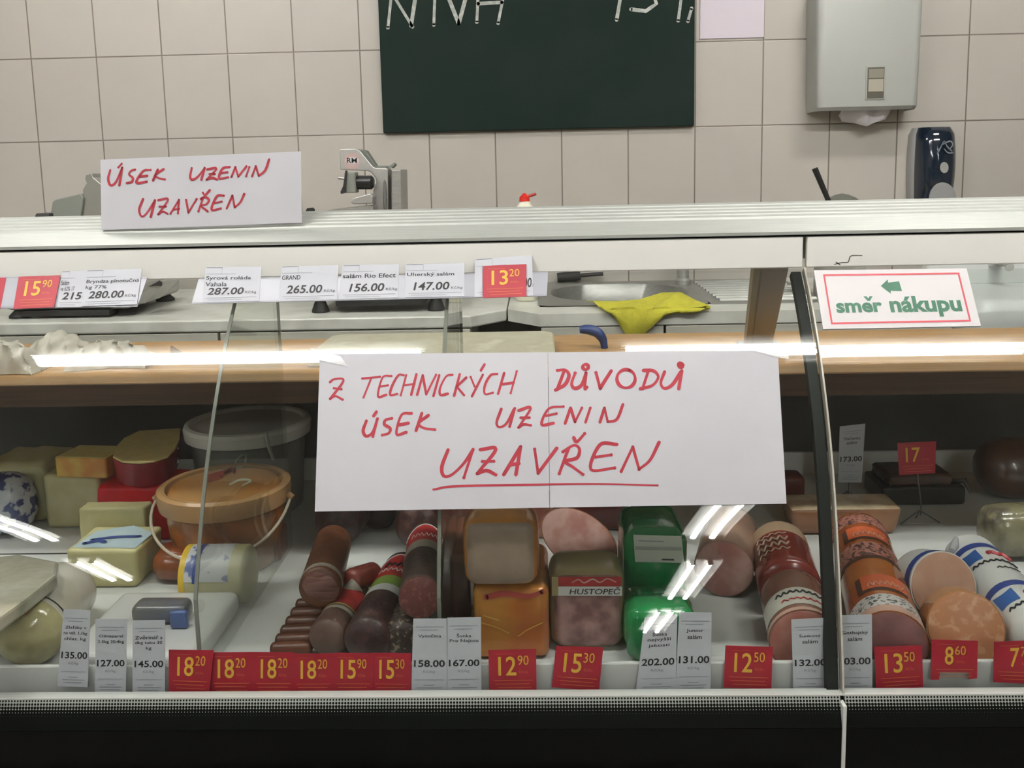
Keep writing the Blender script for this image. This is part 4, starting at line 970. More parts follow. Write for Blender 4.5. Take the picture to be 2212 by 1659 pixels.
# direction sign right of the seam
m_sg = mat('sign_white', (0.60, 0.575, 0.58, 1), 0.45); m_sr = mat('sign_red', (0.48, 0.03, 0.05, 1), 0.5); m_sgreen = mat('sign_green', (0.008, 0.115, 0.055, 1), 0.5)
def draw_dir(mb, at):
    for bx in ((0.055, 0.075, 0.945, 0.105), (0.055, 0.895, 0.945, 0.925), (0.055, 0.105, 0.066, 0.895), (0.934, 0.105, 0.945, 0.895)): mb.rect(at, bx, m_sr)
    mb.text('smer', at, (0.105, 0.57, 0.402, 0.74), m_sgreen, bold=0.036)
    mb.text('nákupu', at, (0.450, 0.47, 0.908, 0.83), m_sgreen, bold=0.036)
    mb.add([at(u, v) for u, v in ((0.292, 0.465), (0.312, 0.465), (0.322, 0.50), (0.332, 0.465), (0.352, 0.465), (0.330, 0.545), (0.314, 0.545))], [(0, 1, 2, 6), (2, 3, 4, 5), (2, 5, 6)], m_sgreen)
    mb.add([at(u, v) for u, v in ((0.418, 0.29), (0.470, 0.18), (0.470, 0.235), (0.542, 0.215), (0.548, 0.385), (0.474, 0.375), (0.474, 0.43))], [(0, 1, 2, 3, 4, 5, 6)], m_sgreen)
card_on('direction_sign', ((0, 1.286, 1.106), (0, -math.cos(rad(35)), math.sin(rad(35)))), [(1757, 586), (2086, 582), (2117, 706), (1777, 713)], m_sg, draw_dir, 'white direction sign with red border, green arrow and green lettering', 'sign', None, thick=0.003)

# ================================================================ food on the deck
D = 0.6225
m_film = mat('clear_film', (0.7, 0.7, 0.68, 1), 0.12, film=0.82, bump=0.5, bscale=60)
m_pale = mat('cheese_pale', (0.50, 0.46, 0.24, 1), 0.45, c2=(0.46, 0.42, 0.21, 1), scale=30)
m_paled = mat('cheese_cream', (0.46, 0.43, 0.25, 1), 0.45, c2=(0.42, 0.38, 0.20, 1), scale=25)
m_gouda = mat('cheese_yellow', (0.68, 0.57, 0.25, 1), 0.4, c2=(0.62, 0.51, 0.20, 1), scale=50, bump=0.15)
m_rind = mat('orange_rind', (0.52, 0.34, 0.06, 1), 0.4, c2=(0.45, 0.17, 0.03, 1), scale=22)
m_wax = mat('red_wax', (0.55, 0.006, 0.014, 1), 0.4, c2=(0.44, 0.005, 0.014, 1), scale=30, spec=0.3, bump=0.25)
m_waxd = mat('dark_red_wax', (0.26, 0.010, 0.022, 1), 0.35, c2=(0.19, 0.010, 0.02, 1), scale=20, spec=0.3, bump=0.3)
m_white = mat('white_casing', (0.58, 0.58, 0.56, 1), 0.35)
m_bluep = mat('print_blue', (0.025, 0.05, 0.22, 1), 0.4); m_bluel = mat('label_pale_blue', (0.42, 0.52, 0.56, 1), 0.35, c2=(0.36, 0.47, 0.53, 1), scale=30)
m_redp = mat('print_red', (0.42, 0.02, 0.02, 1), 0.4, c2=(0.30, 0.015, 0.015, 1), scale=60)
m_greenp = mat('print_green', (0.20, 0.32, 0.05, 1), 0.45)
m_salami = mat('salami_dark', (0.034, 0.014, 0.013, 1), 0.42, c2=(0.075, 0.032, 0.028, 1), scale=70, lo=0.45, hi=0.68, bump=0.4, bscale=120)
m_salamib = mat('salami_brown', (0.085, 0.026, 0.011, 1), 0.38, c2=(0.125, 0.042, 0.017, 1), scale=18, bump=0.3, bscale=60)
m_salamig = mat('salami_greybrown', (0.075, 0.040, 0.029, 1), 0.5, c2=(0.115, 0.066, 0.05, 1), scale=40, bump=0.3, bscale=90)
m_scut = mat('salami_cut', (0.12, 0.03, 0.026, 1), 0.4, c2=(0.20, 0.075, 0.062, 1), scale=170, lo=0.52, hi=0.66)
m_gath = mat('gathered_casing', (0.13, 0.045, 0.032, 1), 0.3, c2=(0.24, 0.12, 0.10, 1), scale=14, stretch=(1, 1, 9), bump=0.6)
m_clip = mat('pale_casing', (0.40, 0.37, 0.30, 1), 0.3, film=0.15)
m_ham = mat('ham_pink', (0.38, 0.16, 0.135, 1), 0.35, c2=(0.52, 0.31, 0.27, 1), scale=30, detail=6, c3=(0.46, 0.25, 0.21, 1))
m_hamd = mat('ham_mauve', (0.16, 0.07, 0.066, 1), 0.4, c2=(0.36, 0.21, 0.19, 1), scale=42, detail=8, lo=0.38, hi=0.66)
m_hamg = mat('ham_greybeige', (0.29, 0.215, 0.155, 1), 0.4, c2=(0.26, 0.19, 0.14, 1), scale=40)
m_orgf = mat('orange_film', (0.48, 0.20, 0.04, 1), 0.2, c2=(0.36, 0.13, 0.03, 1), scale=14, coat=0.4)
m_gold = mat('gold_pack', (0.46, 0.20, 0.03, 1), 0.25, 0.25, c2=(0.36, 0.10, 0.02, 1), scale=10, coat=0.5, bump=0.5, bscale=25)
m_greenf = mat('green_film', (0.012, 0.20, 0.055, 1), 0.18, c2=(0.008, 0.14, 0.04, 1), scale=12, coat=0.5, bump=0.35, bscale=25)
m_black2 = mat('black_tray', (0.012, 0.012, 0.012, 1), 0.3)
PRINT = lambda s: mat('small_print_%d' % s, (0.50, 0.48, 0.46, 1), 0.4, c2=(0.05, 0.05, 0.06, 1), scale=210+s, lo=0.54, hi=0.57)

def blockpx(name, xl, xr, yt, yb, zb, depth, m, label, cat, group=None, r=0.008, Yf=None, yaw=0.0, wob=0.0, mfun=None, taper=0.0, parent=None):
    """rounded block whose front face fills the given outline, standing at height zb"""
    xm_ = (xl+xr)/2
    Y = Yf if Yf else atZ(xm_, yb, zb)[1]
    A = atY(xl, yb, Y); B = atY(xr, yb, Y); T = atY(xm_, yt, Y)
    w = B[0]-A[0]; h = T[2]-zb; c = ((A[0]+B[0])/2, Y+depth/2, zb)
    o = build(name, MB().rbox(c, (w, depth, h), r, m, R=rotz(yaw) if yaw else None, wob=wob, taper=taper, mfun=mfun), parent=parent, smooth=45)
    if parent is None: tag(o, label, cat, group)
    info = dict(Y=Y, x0=A[0], x1=B[0], top=zb+h, depth=depth, c=c)
    return o, info
def round_prof(L, r, e0, e1, n=7):
    """profile with rounded ends; e = length of each rounded end (0: flat cut)"""
    P = []
    if e0: P += [(e0/L*(1-math.cos(math.pi/2*i/n)), max(r*math.sin(math.pi/2*i/n), 1e-6)) for i in range(n)]
    k = 10; a = e0/L if e0 else 0.0; b = 1-(e1/L if e1 else 0.0)
    P += [(a+(b-a)*i/k, r) for i in range(k+1)]
    if e1: P += [(1-e1/L*(1-math.cos(math.pi/2*i/n)), max(r*math.sin(math.pi/2*i/n), 1e-6)) for i in range(n-1, -1, -1)]
    return P
def roll(name, p0, p1, r, m, label, cat, group=None, e0=0.0, e1=0.015, cut=None, wob=0.0, sq=1.0, up=(0, 0, 1), rim=None):
    p0 = np.array(p0); p1 = np.array(p1); L = np.linalg.norm(p1-p0)
    mb = MB().axial(p0, p1, round_prof(L, r, e0, e1), m, 36, wob=wob, sq=sq, up=up)
    o = build(name, mb, smooth=50); tag(o, label, cat, group)
    if cut is not None:
        t = (p0-p1)/L
        build('cut_face', MB().axial(p0+t*0.0004, p0+t*0.0016, [(0, r*0.965), (0.7, r*0.965), (1, r*0.94)], cut, 36, sq=sq, up=up), o, smooth=50)
    def band(nm, t0, t1, mm, a0=0.0, a1=2*math.pi, k=1.012, lab=None):
        pr = [(t0, r*k), ((t0+t1)/2, r*k*1.004), (t1, r*k)]
        b_ = build(nm, MB().axial(p0, p1, pr, mm, 36, a0=a0, a1=a1, sq=sq, up=up) if abs(a1-a0-2*math.pi) > 1e-6 else ringband(p0, p1, pr, mm, sq, up), o, smooth=50)
        if lab: b_['label'] = lab
        return b_
    def cyl(a, t, k=1.02):
        ax = p1-p0; tt = ax/L; u = np.array(up, float); u = u-tt*np.dot(u, tt); u /= np.linalg.norm(u); v = np.cross(tt, u)
        return p0+ax*t+r*k*(math.cos(a)*u+sq*math.sin(a)*v)
    return o, band, cyl
def ringband(p0, p1, pr, m, sq, up):
    mb = MB().axial(p0, p1, pr, m, 36, sq=sq, up=up)
    mb.f = mb.f[:-2]; mb.m = mb.m[:-2]      # open at both ends
    return mb
def lozenge(cyl, t0, t1, a0, a1, m, k=1.02, n=16, peak=0.0):
    """label patch on a roll; peak makes one end pointed"""
    vs = []; fs = []
    for j in range(2):
        for i in range(n+1):
            a = a0+(a1-a0)*i/n; b = t1+(peak*(1-abs(2*i/n-1)**1.6) if j else 0) if j else t0
            vs.append(cyl(a, b, k))
    # subdivide lengthwise
    vs2 = []; K = 6
    for j in range(K+1):
        for i in range(n+1): vs2.append(vs[i]+(vs[n+1+i]-vs[i])*j/K)
    W = n+1
    fs = [(j*W+i, j*W+i+1, (j+1)*W+i+1, (j+1)*W+i) for j in range(K) for i in range(n)]
    return MB().add(vs2, fs, m)
def squiggle(cyl, t, a0, a1, amp, m, wd=0.0016, n=11, k=1.03, seed=0):
    rnd = random.Random(seed); pts = [(a0+(a1-a0)*i/n, t+amp*(1 if i % 2 else -1)*rnd.uniform(0.4, 1)) for i in range(n+1)]
    mb = MB(); P = catmull(pts, 4); vs = [cyl(p[0], p[1], k) for p in P]
    mb.tube(vs, wd/2, m, 5)
    return mb
rng = random.Random(3)

# ---- cheeses, left bay
GC = 'cheeses in the left bay'
o, i3 = blockpx('cheese_block', 101, 222, 1026, 1141, D, 0.085, m_paled, 'pale cheese block with a smaller orange-rinded piece on top', 'cheese', GC, r=0.007, wob=0.01)
blockpx('cheese_block', 122, 241, 988, 1033, i3['top']+0.0005, 0.075, m_rind, 'small cheese piece with an orange rind on top of a pale block', 'cheese', GC, r=0.004, yaw=-0.12, mfun=lambda a: m_gouda if a == (2, 1) else m_rind)
o, i5 = blockpx('cheese_block', 214, 390, 1050, 1168, D, 0.10, m_wax, 'bright red wax-coated cheese block under the yellow-topped one', 'cheese', GC, r=0.010, wob=0.015)
zt5 = i5['top']+0.001; zt6 = zt5+0.046
out6 = [(241, 986), (250, 962), (266, 945), (300, 929), (392, 923), (390, 945), (380, 968), (364, 986), (335, 996), (300, 1000), (262, 997)]
p6 = [atZ(x, y, zt6) for x, y in out6]; cxy = np.mean([p[:2] for p in p6], axis=0)
p6 = [cxy+(p[:2]-cxy)*0.98 for p in p6]
mb = MB(); nn = len(p6)
mb.add([(p[0]*1.0, p[1], zt6-0.004) for p in p6]+[(*(cxy+(p-cxy)*0.93), zt5) for p in p6], [tuple(range(nn)), tuple(range(nn, 2*nn))[::-1]]+[(i, (i+1) % nn, nn+(i+1) % nn, nn+i) for i in range(nn)], m_waxd)
o = build('cheese_wedge', mb, smooth=60); tag(o, 'dark red waxed cheese with a yellow cut top, on the red block', 'cheese', GC)
build('cut_face', MB().prism([tuple(cxy+(p-cxy)*0.985) for p in p6], 'z', zt6-0.0038, zt6, m_gouda), o, smooth=0, bevel=0.001)['label'] = 'yellow cut cheese face'
blockpx('cheese_block', -40, 106, 1004, 1132, D, 0.13, m_paled, 'film-wrapped pale cheese at the far back left', 'cheese', GC, r=0.02, wob=0.03)
blockpx('foil_cheese', -70, 52, 1038, 1172, D, 0.09, mat('foil_blue_white', (0.45, 0.47, 0.50, 1), 0.25, c2=(0.03, 0.045, 0.15, 1), scale=45, lo=0.48, hi=0.54, coat=0.4, bump=0.6), 'cheese in blue and white foil at the left edge', 'cheese', GC, r=0.045)
o, i11 = blockpx('cheese_block', 152, 300, 1187, 1272, D, 0.095, m_pale, 'pale yellow cheese block with a light blue label on top', 'cheese', GC, r=0.007, wob=0.012, taper=0.06)
w11 = i11['x1']-i11['x0']; xa_, xb_ = i11['x0']+0.004, i11['x1']-0.002; zt = i11['top']+0.0004; y0_, y1_ = i11['Y']+0.004, i11['Y']+0.092
build('label', MB().add([(xa_, y0_+0.004, zt), (xb_, y0_, zt), (xb_+0.004, y1_-0.03, zt+0.001), ((xa_+xb_)/2+0.01, y1_, zt+0.002), (xa_+0.008, y1_-0.02, zt+0.001)], [(0, 1, 2, 3, 4)], m_bluel)
      .strokes([[(xa_+0.02, y0_+0.030), (xa_+0.05, y0_+0.040), (xb_-0.012, y0_+0.042)], [(xa_+0.014, y0_+0.016), (xa_+0.032, y0_+0.026), (xa_+0.044, y0_+0.020)]], 0.008, lambda x, y: (x, y, zt+0.0022), m_bluep), o, smooth=0)['label'] = 'light blue paper label with dark blue print'
blockpx('cheese_block', 176, 320, 1098, 1200, D, 0.035, m_pale, 'cheese block standing behind the one with the blue label', 'cheese', GC, r=0.006, Yf=i11['Y']+0.102, wob=0.012)
# big translucent bucket behind
m_tub = mat('translucent_tub', (0.32, 0.32, 0.30, 1), 0.3, film=0.25); m_tublid = mat('translucent_lid', (0.80, 0.80, 0.76, 1), 0.25, film=0.08)
q = atY(535, 905, 1.70); zl = min(q[2], 0.815)
bk = empty('plastic_bucket', (q[0], 1.70, D), 'grey translucent bucket with a clear lid behind the orange bucket', 'bucket', 'lidded buckets')
build('body', MB().axial((q[0], 1.70, D), (q[0], 1.70, zl-0.012), [(0, .090), (0.03, .095), (1, .107)], m_tub, 48), bk)
build('lid', MB().axial((q[0], 1.70, zl-0.028), (q[0], 1.70, zl), [(0, .1095), (0.04, .116), (0.7, .118), (0.93, .115), (1, .108), (0.95, .104), (0.72, .102), (0.72, .0001)], m_tublid, 64), bk, smooth=30)
rb = MB()
for k in range(60):
    a = 2*math.pi*k/60; rb.box((q[0]+0.1172*math.cos(a)-0.0008, 1.70+0.1172*math.sin(a)-0.0008, zl-0.026), (q[0]+0.1172*math.cos(a)+0.0008, 1.70+0.1172*math.sin(a)+0.0008, zl-0.016), m_tub)
h1 = atY(574, 935, 1.70-0.109); h2 = atY(590, 992, 1.70-0.106)
build('handle', MB().tube([h1, (h1+h2)/2+np.array([0.0, -0.004, 0]), h2], 0.006, m_tublid, 8, flat=0.5), bk)
e1 = atY(402, 965, 1.70)
build('handle_ear', MB().tube([(q[0]-0.112, 1.63, zl-0.032), (q[0]-0.119, 1.625, zl-0.045), (q[0]-0.113, 1.63, zl-0.062)], 0.005, m_tublid, 8), bk)
# orange bucket
q = atY(485, 1046, 1.44); zl = q[2]; ox, oy = q[0], 1.44
ob = empty('plastic_bucket', (ox, oy, D), 'orange-filled bucket with a clear lid and a wire-thin handle', 'bucket', 'lidded buckets')
m_tubo = mat('orange_contents', (0.38, 0.12, 0.025, 1), 0.25, c2=(0.20, 0.07, 0.022, 1), scale=16, coat=0.5, c3=(0.36, 0.13, 0.035, 1)); m_lido = mat('orange_lid', (0.36, 0.19, 0.07, 1), 0.22, c2=(0.40, 0.16, 0.035, 1), scale=9, coat=0.4)
m_rimo = mat('lid_rim', (0.44, 0.25, 0.11, 1), 0.25, film=0.15)
build('tub', MB().axial((ox, oy, D), (ox, oy, zl-0.020), [(0, .074), (0.05, .079), (0.5, .088), (1, .096)], m_tubo, 56), ob)
build('lid', MB().axial((ox, oy, zl-0.006), (ox, oy, zl), [(0, .088), (0.5, .088), (1, .085)], m_lido, 56), ob, smooth=30)
build('lid_rim', MB().axial((ox, oy, zl-0.030), (ox, oy, zl+0.004), [(0, .0985), (0.1, .103), (0.55, .106), (0.9, .105), (1, .099), (0.95, .0925), (0.6, .0895)], m_rimo, 64), ob, smooth=40)
hp = []
for k in range(25):
    a = math.pi*k/24; hp.append((ox-0.110*math.cos(a), oy-0.010-0.098*math.sin(a)**0.8, zl-0.020-0.066*math.sin(a)))
build('handle', MB().tube(hp, 0.0024, mat('handle_plastic', (0.60, 0.52, 0.42, 1), 0.25, film=0.3), 8), ob)
for s in (-1, 1): build('handle_lug', MB().tube([(ox+s*0.1055, oy-0.008, zl-0.015), (ox+s*0.113, oy-0.010, zl-0.021)], 0.006, m_rimo, 10), ob)
fl = lambda x, y: atZ(x, y, zl+0.0006)
build('lid_print', MB().strokes([[(445, 1030), (470, 1023), (498, 1017)], [(452, 1038), (480, 1029)], [(488, 1022), (498, 1012), (508, 1019)]], 8, fl, mat('print_brick', (0.26, 0.015, 0.015, 1), 0.4)).strokes([[(507, 1012), (512, 992), (530, 981), (527, 1004), (507, 1012)], [(497, 1046), (520, 1036), (542, 1038), (525, 1048)]], 4.5, fl, mat('print_pale_green', (0.55, 0.60, 0.48, 1), 0.4)), ob, smooth=0)
# smoked cheese, labelled cylinder
blockpx('smoked_cheese', 318, 445, 1196, 1268, D, 0.075, mat('smoked_brown', (0.20, 0.055, 0.015, 1), 0.22, c2=(0.14, 0.035, 0.012, 1), scale=18, coat=0.3), 'glossy brown smoked cheese left of the labelled cheese roll', 'cheese', GC, r=0.036)
zc_ = D+0.043; a_ = atZ(408, 1236, zc_); b_ = atZ(548, 1240, zc_); yy_ = (a_[1]+b_[1])/2
o, band, cyl = roll('cheese_roll', (a_[0], yy_, zc_), (b_[0], yy_, zc_), 0.042, m_paled, 'cream cheese roll with a white and blue printed label', 'cheese', GC, e0=0.008, e1=0.010)
build('label', lozenge(cyl, 0.10, 0.74, -1.25, 1.45, mat('label_blue_white', (0.52, 0.53, 0.55, 1), 0.35, c2=(0.10, 0.13, 0.30, 1), scale=52, lo=0.55, hi=0.60), k=1.012), o, smooth=60)
build('blue_stripe', lozenge(cyl, 0.22, 0.30, -1.3, 1.5, m_bluep, k=1.02), o, smooth=60)
build('yellow_end_band', lozenge(cyl, 0.012, 0.10, -0.4, 1.9, mat('label_yellow', (0.60, 0.40, 0.03, 1), 0.4), k=1.012), o, smooth=60)
# white tray, packets, rolls
xw0, xw1 = atZ(196, 1400, D)[0], -0.442
o = build('plastic_tray', MB().rbox(((xw0+xw1)/2, 1.170, D), (xw1-xw0, 0.185, 0.034), 0.012, mat('tray_white', (0.72, 0.72, 0.71, 1), 0.25, film=0.1)), smooth=45); tag(o, 'shallow white plastic tray behind the white price cards', 'tray')
blockpx('cheese_packet', 281, 402, 1311, 1352, D+0.0345, 0.035, mat('packet_grey', (0.13, 0.13, 0.12, 1), 0.3, c2=(0.10, 0.11, 0.15, 1), scale=20, coat=0.4), 'dark grey packet with a blue corner lying on the white tray', 'packet', r=0.010)
blockpx('packet_corner', 366, 404, 1322, 1352, D+0.0345, 0.01, mat('packet_blue', (0.06, 0.10, 0.26, 1), 0.3, coat=0.4), 'x', 'x', r=0.004, Yf=atZ(341, 1352, D+0.0345)[1]-0.0105, parent=bpy.data.objects['cheese_packet'])
p0 = atZ(42, 1388, D+0.0455); p1 = atZ(152, 1264, D+0.0455)
o, band, cyl = roll('cheese_roll', p0, p1, 0.045, mat('mozzarella', (0.66, 0.63, 0.55, 1), 0.22, c2=(0.58, 0.55, 0.44, 1), scale=16, coat=0.6, bump=0.3, bscale=40), 'thick white cheese roll with a yellowish printed front end, front left corner', 'cheese', GC, e0=0.030, e1=0.025)
pr = round_prof(np.linalg.norm(p1-p0), 0.0456, 0.030, 0.025)[:8]
build('printed_end', MB().axial(p0, p1, [(q[0]-0.004, q[1]) for q in pr], mat('wrapped_round', (0.46, 0.42, 0.22, 1), 0.16, c2=(0.36, 0.32, 0.17, 1), scale=26, coat=0.7, bump=0.5, bscale=50), 36), o)
band('dark_ring', 0.232, 0.246, m_ink, k=1.016)
build('orange_patch', lozenge(lambda a, s, k=1.0: cyl(a, 0.02+0.14*s, 0.80+0.23*s), 0.0, 0.9, -0.55, 0.30, mat('patch_orange', (0.50, 0.16, 0.05, 1), 0.3, c2=(0.46, 0.26, 0.14, 1), scale=60)), o, smooth=60)
zt = D+0.113
o16 = [(-90, 1212), (40, 1196), (126, 1212), (122, 1240), (60, 1290), (2, 1332), (-90, 1400)]
p16 = [atZ(x, y, zt) for x, y in o16]
pk = build('cheese_pack', MB().prism([tuple(p[:2]) for p in p16], 'z', zt-0.019, zt, mat('pack_film', (0.42, 0.41, 0.34, 1), 0.15, c2=(0.36, 0.34, 0.25, 1), scale=16, coat=0.7, bump=0.8, bscale=45)), smooth=0, bevel=0.004)
tag(pk, 'flat film-wrapped cheese pack with a slanted edge at the left edge', 'cheese', GC)
build('support_tub', MB().rbox((p16[0][0]+0.045, p16[2][1]-0.03, D), (0.06, 0.06, zt-0.0196-D), 0.008, m_tub), pk, smooth=45)
blockpx('sausage_pack', 557, 607, 1150, 1214, D, 0.05, mat('maroon_pack', (0.10, 0.028, 0.025, 1), 0.25, c2=(0.13, 0.045, 0.035, 1), scale=30, coat=0.3), 'small dark maroon pack between the orange bucket and the glass divider', 'pack', r=0.006)

# ---- salamis, second bay
GS = 'salamis in the second bay'
for k in range(6):      # thin sausages lying across
    y = 1402-k*19; xl_ = 583+k*11; p0 = atZ(xl_, y, D+0.0095); p1 = atZ(xl_+92+k*2, y-2, D+0.0095)
    roll('thin_sausage', p0, (p1[0], p0[1]+0.004, p1[2]), 0.0090, m_salamib, 'thin brown sausage, one of the ribbed pile at the front left of the salamis', 'sausage', 'thin sausages lying side by side', e0=0.006, e1=0.006)
z2 = D+0.045+0.028
o, band, cyl = roll('salami', atZ(691, 1272, z2), atZ(722, 1165, z2-0.018), 0.0285, m_salamib, 'reddish brown salami with a gathered casing end, lying on the thin sausages', 'salami', GS, e0=0.006, e1=0.02)
build('gathered_end', MB().axial(atZ(691, 1272, z2)+np.array([0, -0.0045, -0.001]), atZ(691, 1272, z2)+np.array([0, 0.001, 0]), [(0, .003), (0.3, .018), (1, .0255)], m_gath, 28, wob=0.03), o)
band('casing_ring', 0.04, 0.10, m_clip, k=1.02)
roll('salami', atZ(722, 1140, D+0.042), atZ(722, 1140, D+0.042)+np.array([0.01, 0.13, 0]), 0.041, m_salami, 'thick dark salami at the back left of its bay', 'salami', GS, e0=0.03)
p0, p1 = atZ(702, 1386, D+0.0265), atZ(768, 1290, D+0.0265)
o, band, cyl = roll('salami', p0, p1, 0.026, m_salamig, 'grey-brown salami with a dark red label, between the thin sausages and the big salami', 'salami', GS, e0=0.012)
band('casing_ring', 0.34, 0.40, m_clip, k=1.015); build('label', lozenge(cyl, 0.46, 0.80, -1.0, 1.0, m_redp, peak=0.06), o, smooth=60); band('label_stripe', 0.42, 0.455, mat('print_gold', (0.30, 0.20, 0.07, 1), 0.4), k=1.015)
band('dark_half', 0.40, 0.98, m_salami, k=1.006)
p0, p1 = atZ(788, 1392, D+0.032), atZ(880, 1222, D+0.031)
o, band, cyl = roll('salami', p0, p1, 0.0315, m_salami, 'biggest dark salami with a red label and green and white bands', 'salami', GS, e0=0.014, e1=0.025)
band('white_band', 0.38, 0.46, m_white); band('green_band', 0.46, 0.57, m_greenp, k=1.016)
build('label', lozenge(cyl, 0.57, 0.72, -1.25, 1.25, m_redp, peak=0.14), o, smooth=60)
rim = [cyl(-1.25+2.5*i/16, 0.72+0.14*(1-abs(2*i/16-1)**1.6), 1.03) for i in range(17)]
build('label_rim', MB().tube(rim, 0.0009, m_white, 5), o); build('label_emblem', squiggle(cyl, 0.72, -0.45, 0.35, 0.03, m_ink, 0.003, 6, seed=2), o)
build('label_print', squiggle(cyl, 0.65, -0.7, 0.7, 0.02, m_white, 0.0016, 12, seed=5), o)
p0, p1 = atZ(868, 1392, D+0.0285), atZ(902, 1285, D+0.0285)
roll('salami', p0, p1, 0.028, mat('netted_salami', (0.035, 0.02, 0.016, 1), 0.4, c2=(0.20, 0.16, 0.11, 1), scale=150, lo=0.55, hi=0.60, bump=0.5), 'black netted salami under the cut one', 'salami', GS, e0=0.014, e1=0.014)
z5 = D+0.057+0.031
p0, p1 = atZ(908, 1290, z5), atZ(921, 1166, z5-0.02)
o, band, cyl = roll('salami', p0, p1, 0.0280, m_salamig, 'cut dark salami with a red label on top of the netted one', 'salami', GS, e0=0.0, e1=0.02, cut=m_scut)
band('dark_half', 0.30, 0.98, m_salami, k=1.006); band('white_band', 0.50, 0.64, m_clip, k=1.016); build('label', lozenge(cyl, 0.64, 0.82, -1.25, 1.25, m_redp, peak=0.12), o, smooth=60)
rim = [cyl(-1.25+2.5*i/16, 0.82+0.12*(1-abs(2*i/16-1)**1.6), 1.03) for i in range(17)]
build('label_rim', MB().tube(rim, 0.0009, m_white, 5), o); build('label_print', squiggle(cyl, 0.74, -0.7, 0.7, 0.04, m_white, 0.0014, 12, seed=8), o)
roll('salami', atZ(896, 1152, D+0.040), atZ(896, 1152, D+0.040)+np.array([0.01, 0.12, 0]), 0.039, mat('salami_speckled', (0.07, 0.022, 0.02, 1), 0.4, c2=(0.15, 0.06, 0.05, 1), scale=60, lo=0.5, hi=0.6, bump=0.5), 'thick speckled salami behind the cut one', 'salami', GS, e0=0.03)
blockpx('salami_bag', 784, 850, 1085, 1150, D, 0.06, mat('bag_dark', (0.08, 0.05, 0.045, 1), 0.3, film=0.25, c2=(0.05, 0.03, 0.03, 1), scale=20), 'dark see-through bag between the two thick salamis at the back', 'bag', r=0.02)
q = atZ(752, 1256, D+0.058)
o, band, cyl = roll('dried_sausage', q, q+np.array([0.030, 0.055, -0.012]), 0.017, mat('dried_red', (0.26, 0.05, 0.035, 1), 0.35, c2=(0.20, 0.035, 0.025, 1), scale=40), 'short red sausage end in a clear tied casing beside the gathered salami', 'sausage', None, e0=0.01, e1=0.01)
build('tied_casing', MB().tube([q+np.array([0.012, 0.0, -0.006]), q+np.array([0.0, -0.010, -0.014]), q+np.array([-0.012, -0.018, -0.020])], [0.013, 0.009, 0.006], m_clip, 12), o)

# ---- ham loaves, third bay
GH = 'ham loaves and sausages'
o, ig = blockpx('meat_pack', 1024, 1188, 1270, 1426, D, 0.15, m_gold, 'shiny gold and orange pack under the pale loaf', 'meat pack', GH, r=0.012, wob=0.008)
yf = ig['Y']-0.0012; fg = lambda x, y: onplane(x, y, (0, yf, 0), np.array([0, 1., 0]))
build('red_strip', MB().strokes([[(1050, 1290), (1090, 1282), (1140, 1288), (1172, 1278)]], 12, fg, mat('strip_red', (0.30, 0.04, 0.03, 1), 0.3)), o, smooth=0)
build('fold', MB().strokes([[(1040, 1345), (1075, 1356), (1100, 1368)], [(1172, 1345), (1140, 1360), (1120, 1374)], [(1045, 1330), (1078, 1340)]], 3, fg, mat('fold_gold', (0.62, 0.36, 0.08, 1), 0.2, 0.3)), o, smooth=0)
blockpx('ham_loaf', 1000, 1166, 1123, 1276, ig['top']+0.0005, 0.07, m_orgf, 'pale grey square loaf cut open, on top of the gold pack', 'ham', GH, r=0.022, mfun=lambda a: m_hamg if a == (1, -1) else m_orgf)
blockpx('sausage_pack', 974, 1018, 1205, 1338, D, 0.16, mat('brown_pack', (0.19, 0.075, 0.045, 1), 0.3, c2=(0.14, 0.055, 0.035, 1), scale=20, coat=0.3), 'brown pack standing between the glass divider and the gold pack', 'pack', r=0.006)
blockpx('sausage_pack', 985, 1196, 1088, 1165, D, 0.07, mat('red_brown_pack', (0.28, 0.07, 0.045, 1), 0.3, c2=(0.36, 0.18, 0.12, 1), scale=40, lo=0.5, hi=0.58), 'red-brown pack behind the pale loaf', 'pack', r=0.006, Yf=1.52)
o, ih = blockpx('ham_loaf', 1187, 1354, 1236, 1411, D, 0.09, mat('wrap_olive', (0.33, 0.27, 0.13, 1), 0.3, c2=(0.29, 0.23, 0.11, 1), scale=10, coat=0.3), 'square mauve ham loaf with a red and white lettered label', 'ham', GH, r=0.024,
        mfun=lambda a: m_hamd if a == (1, -1) else mat('wrap_olive', (0, 0, 0, 1)))
yf = ih['Y']-0.0008
fh = lambda o_: (lambda x, y: onplane(x, y, (0, yf-o_, 0), np.array([0, 1., 0])))
mb = MB().rect(fh(0.0), (1206, 1246, 1342, 1266), m_redp); mb.rect(fh(0.0), (1206, 1267, 1344, 1287), m_white)
mb.rect(fh(0.0), (1192, 1246, 1206, 1287), mat('label_olive', (0.33, 0.27, 0.12, 1), 0.4))
mb.text('HUSTOPEČ', fh(0.0005), (1230, 1268, 1340, 1284), m_ink, bold=0.01, shear=0.15)
mb.strokes([[(1236, 1258), (1250, 1252), (1262, 1259), (1280, 1251), (1296, 1258), (1312, 1250), (1330, 1257)]], 3, fh(0.0005), mat('print_pink', (0.55, 0.36, 0.33, 1), 0.4))
build('label', mb, o, smooth=0)['label'] = 'red and white label with black lettering'
nrm = np.array([-0.12, -0.86, 0.40]); nrm /= np.linalg.norm(nrm)
p0 = atY(1250, 1166, 1.345)
roll('ham', p0, p0-nrm*0.085, 0.041, mat('ham_skin', (0.30, 0.12, 0.06, 1), 0.35, c2=(0.24, 0.09, 0.05, 1), scale=20), 'oval pink ham cut open, leaning behind the lettered loaf', 'ham', GH, e1=0.03, cut=m_ham, sq=1.55, up=(0.55, 0, 1))
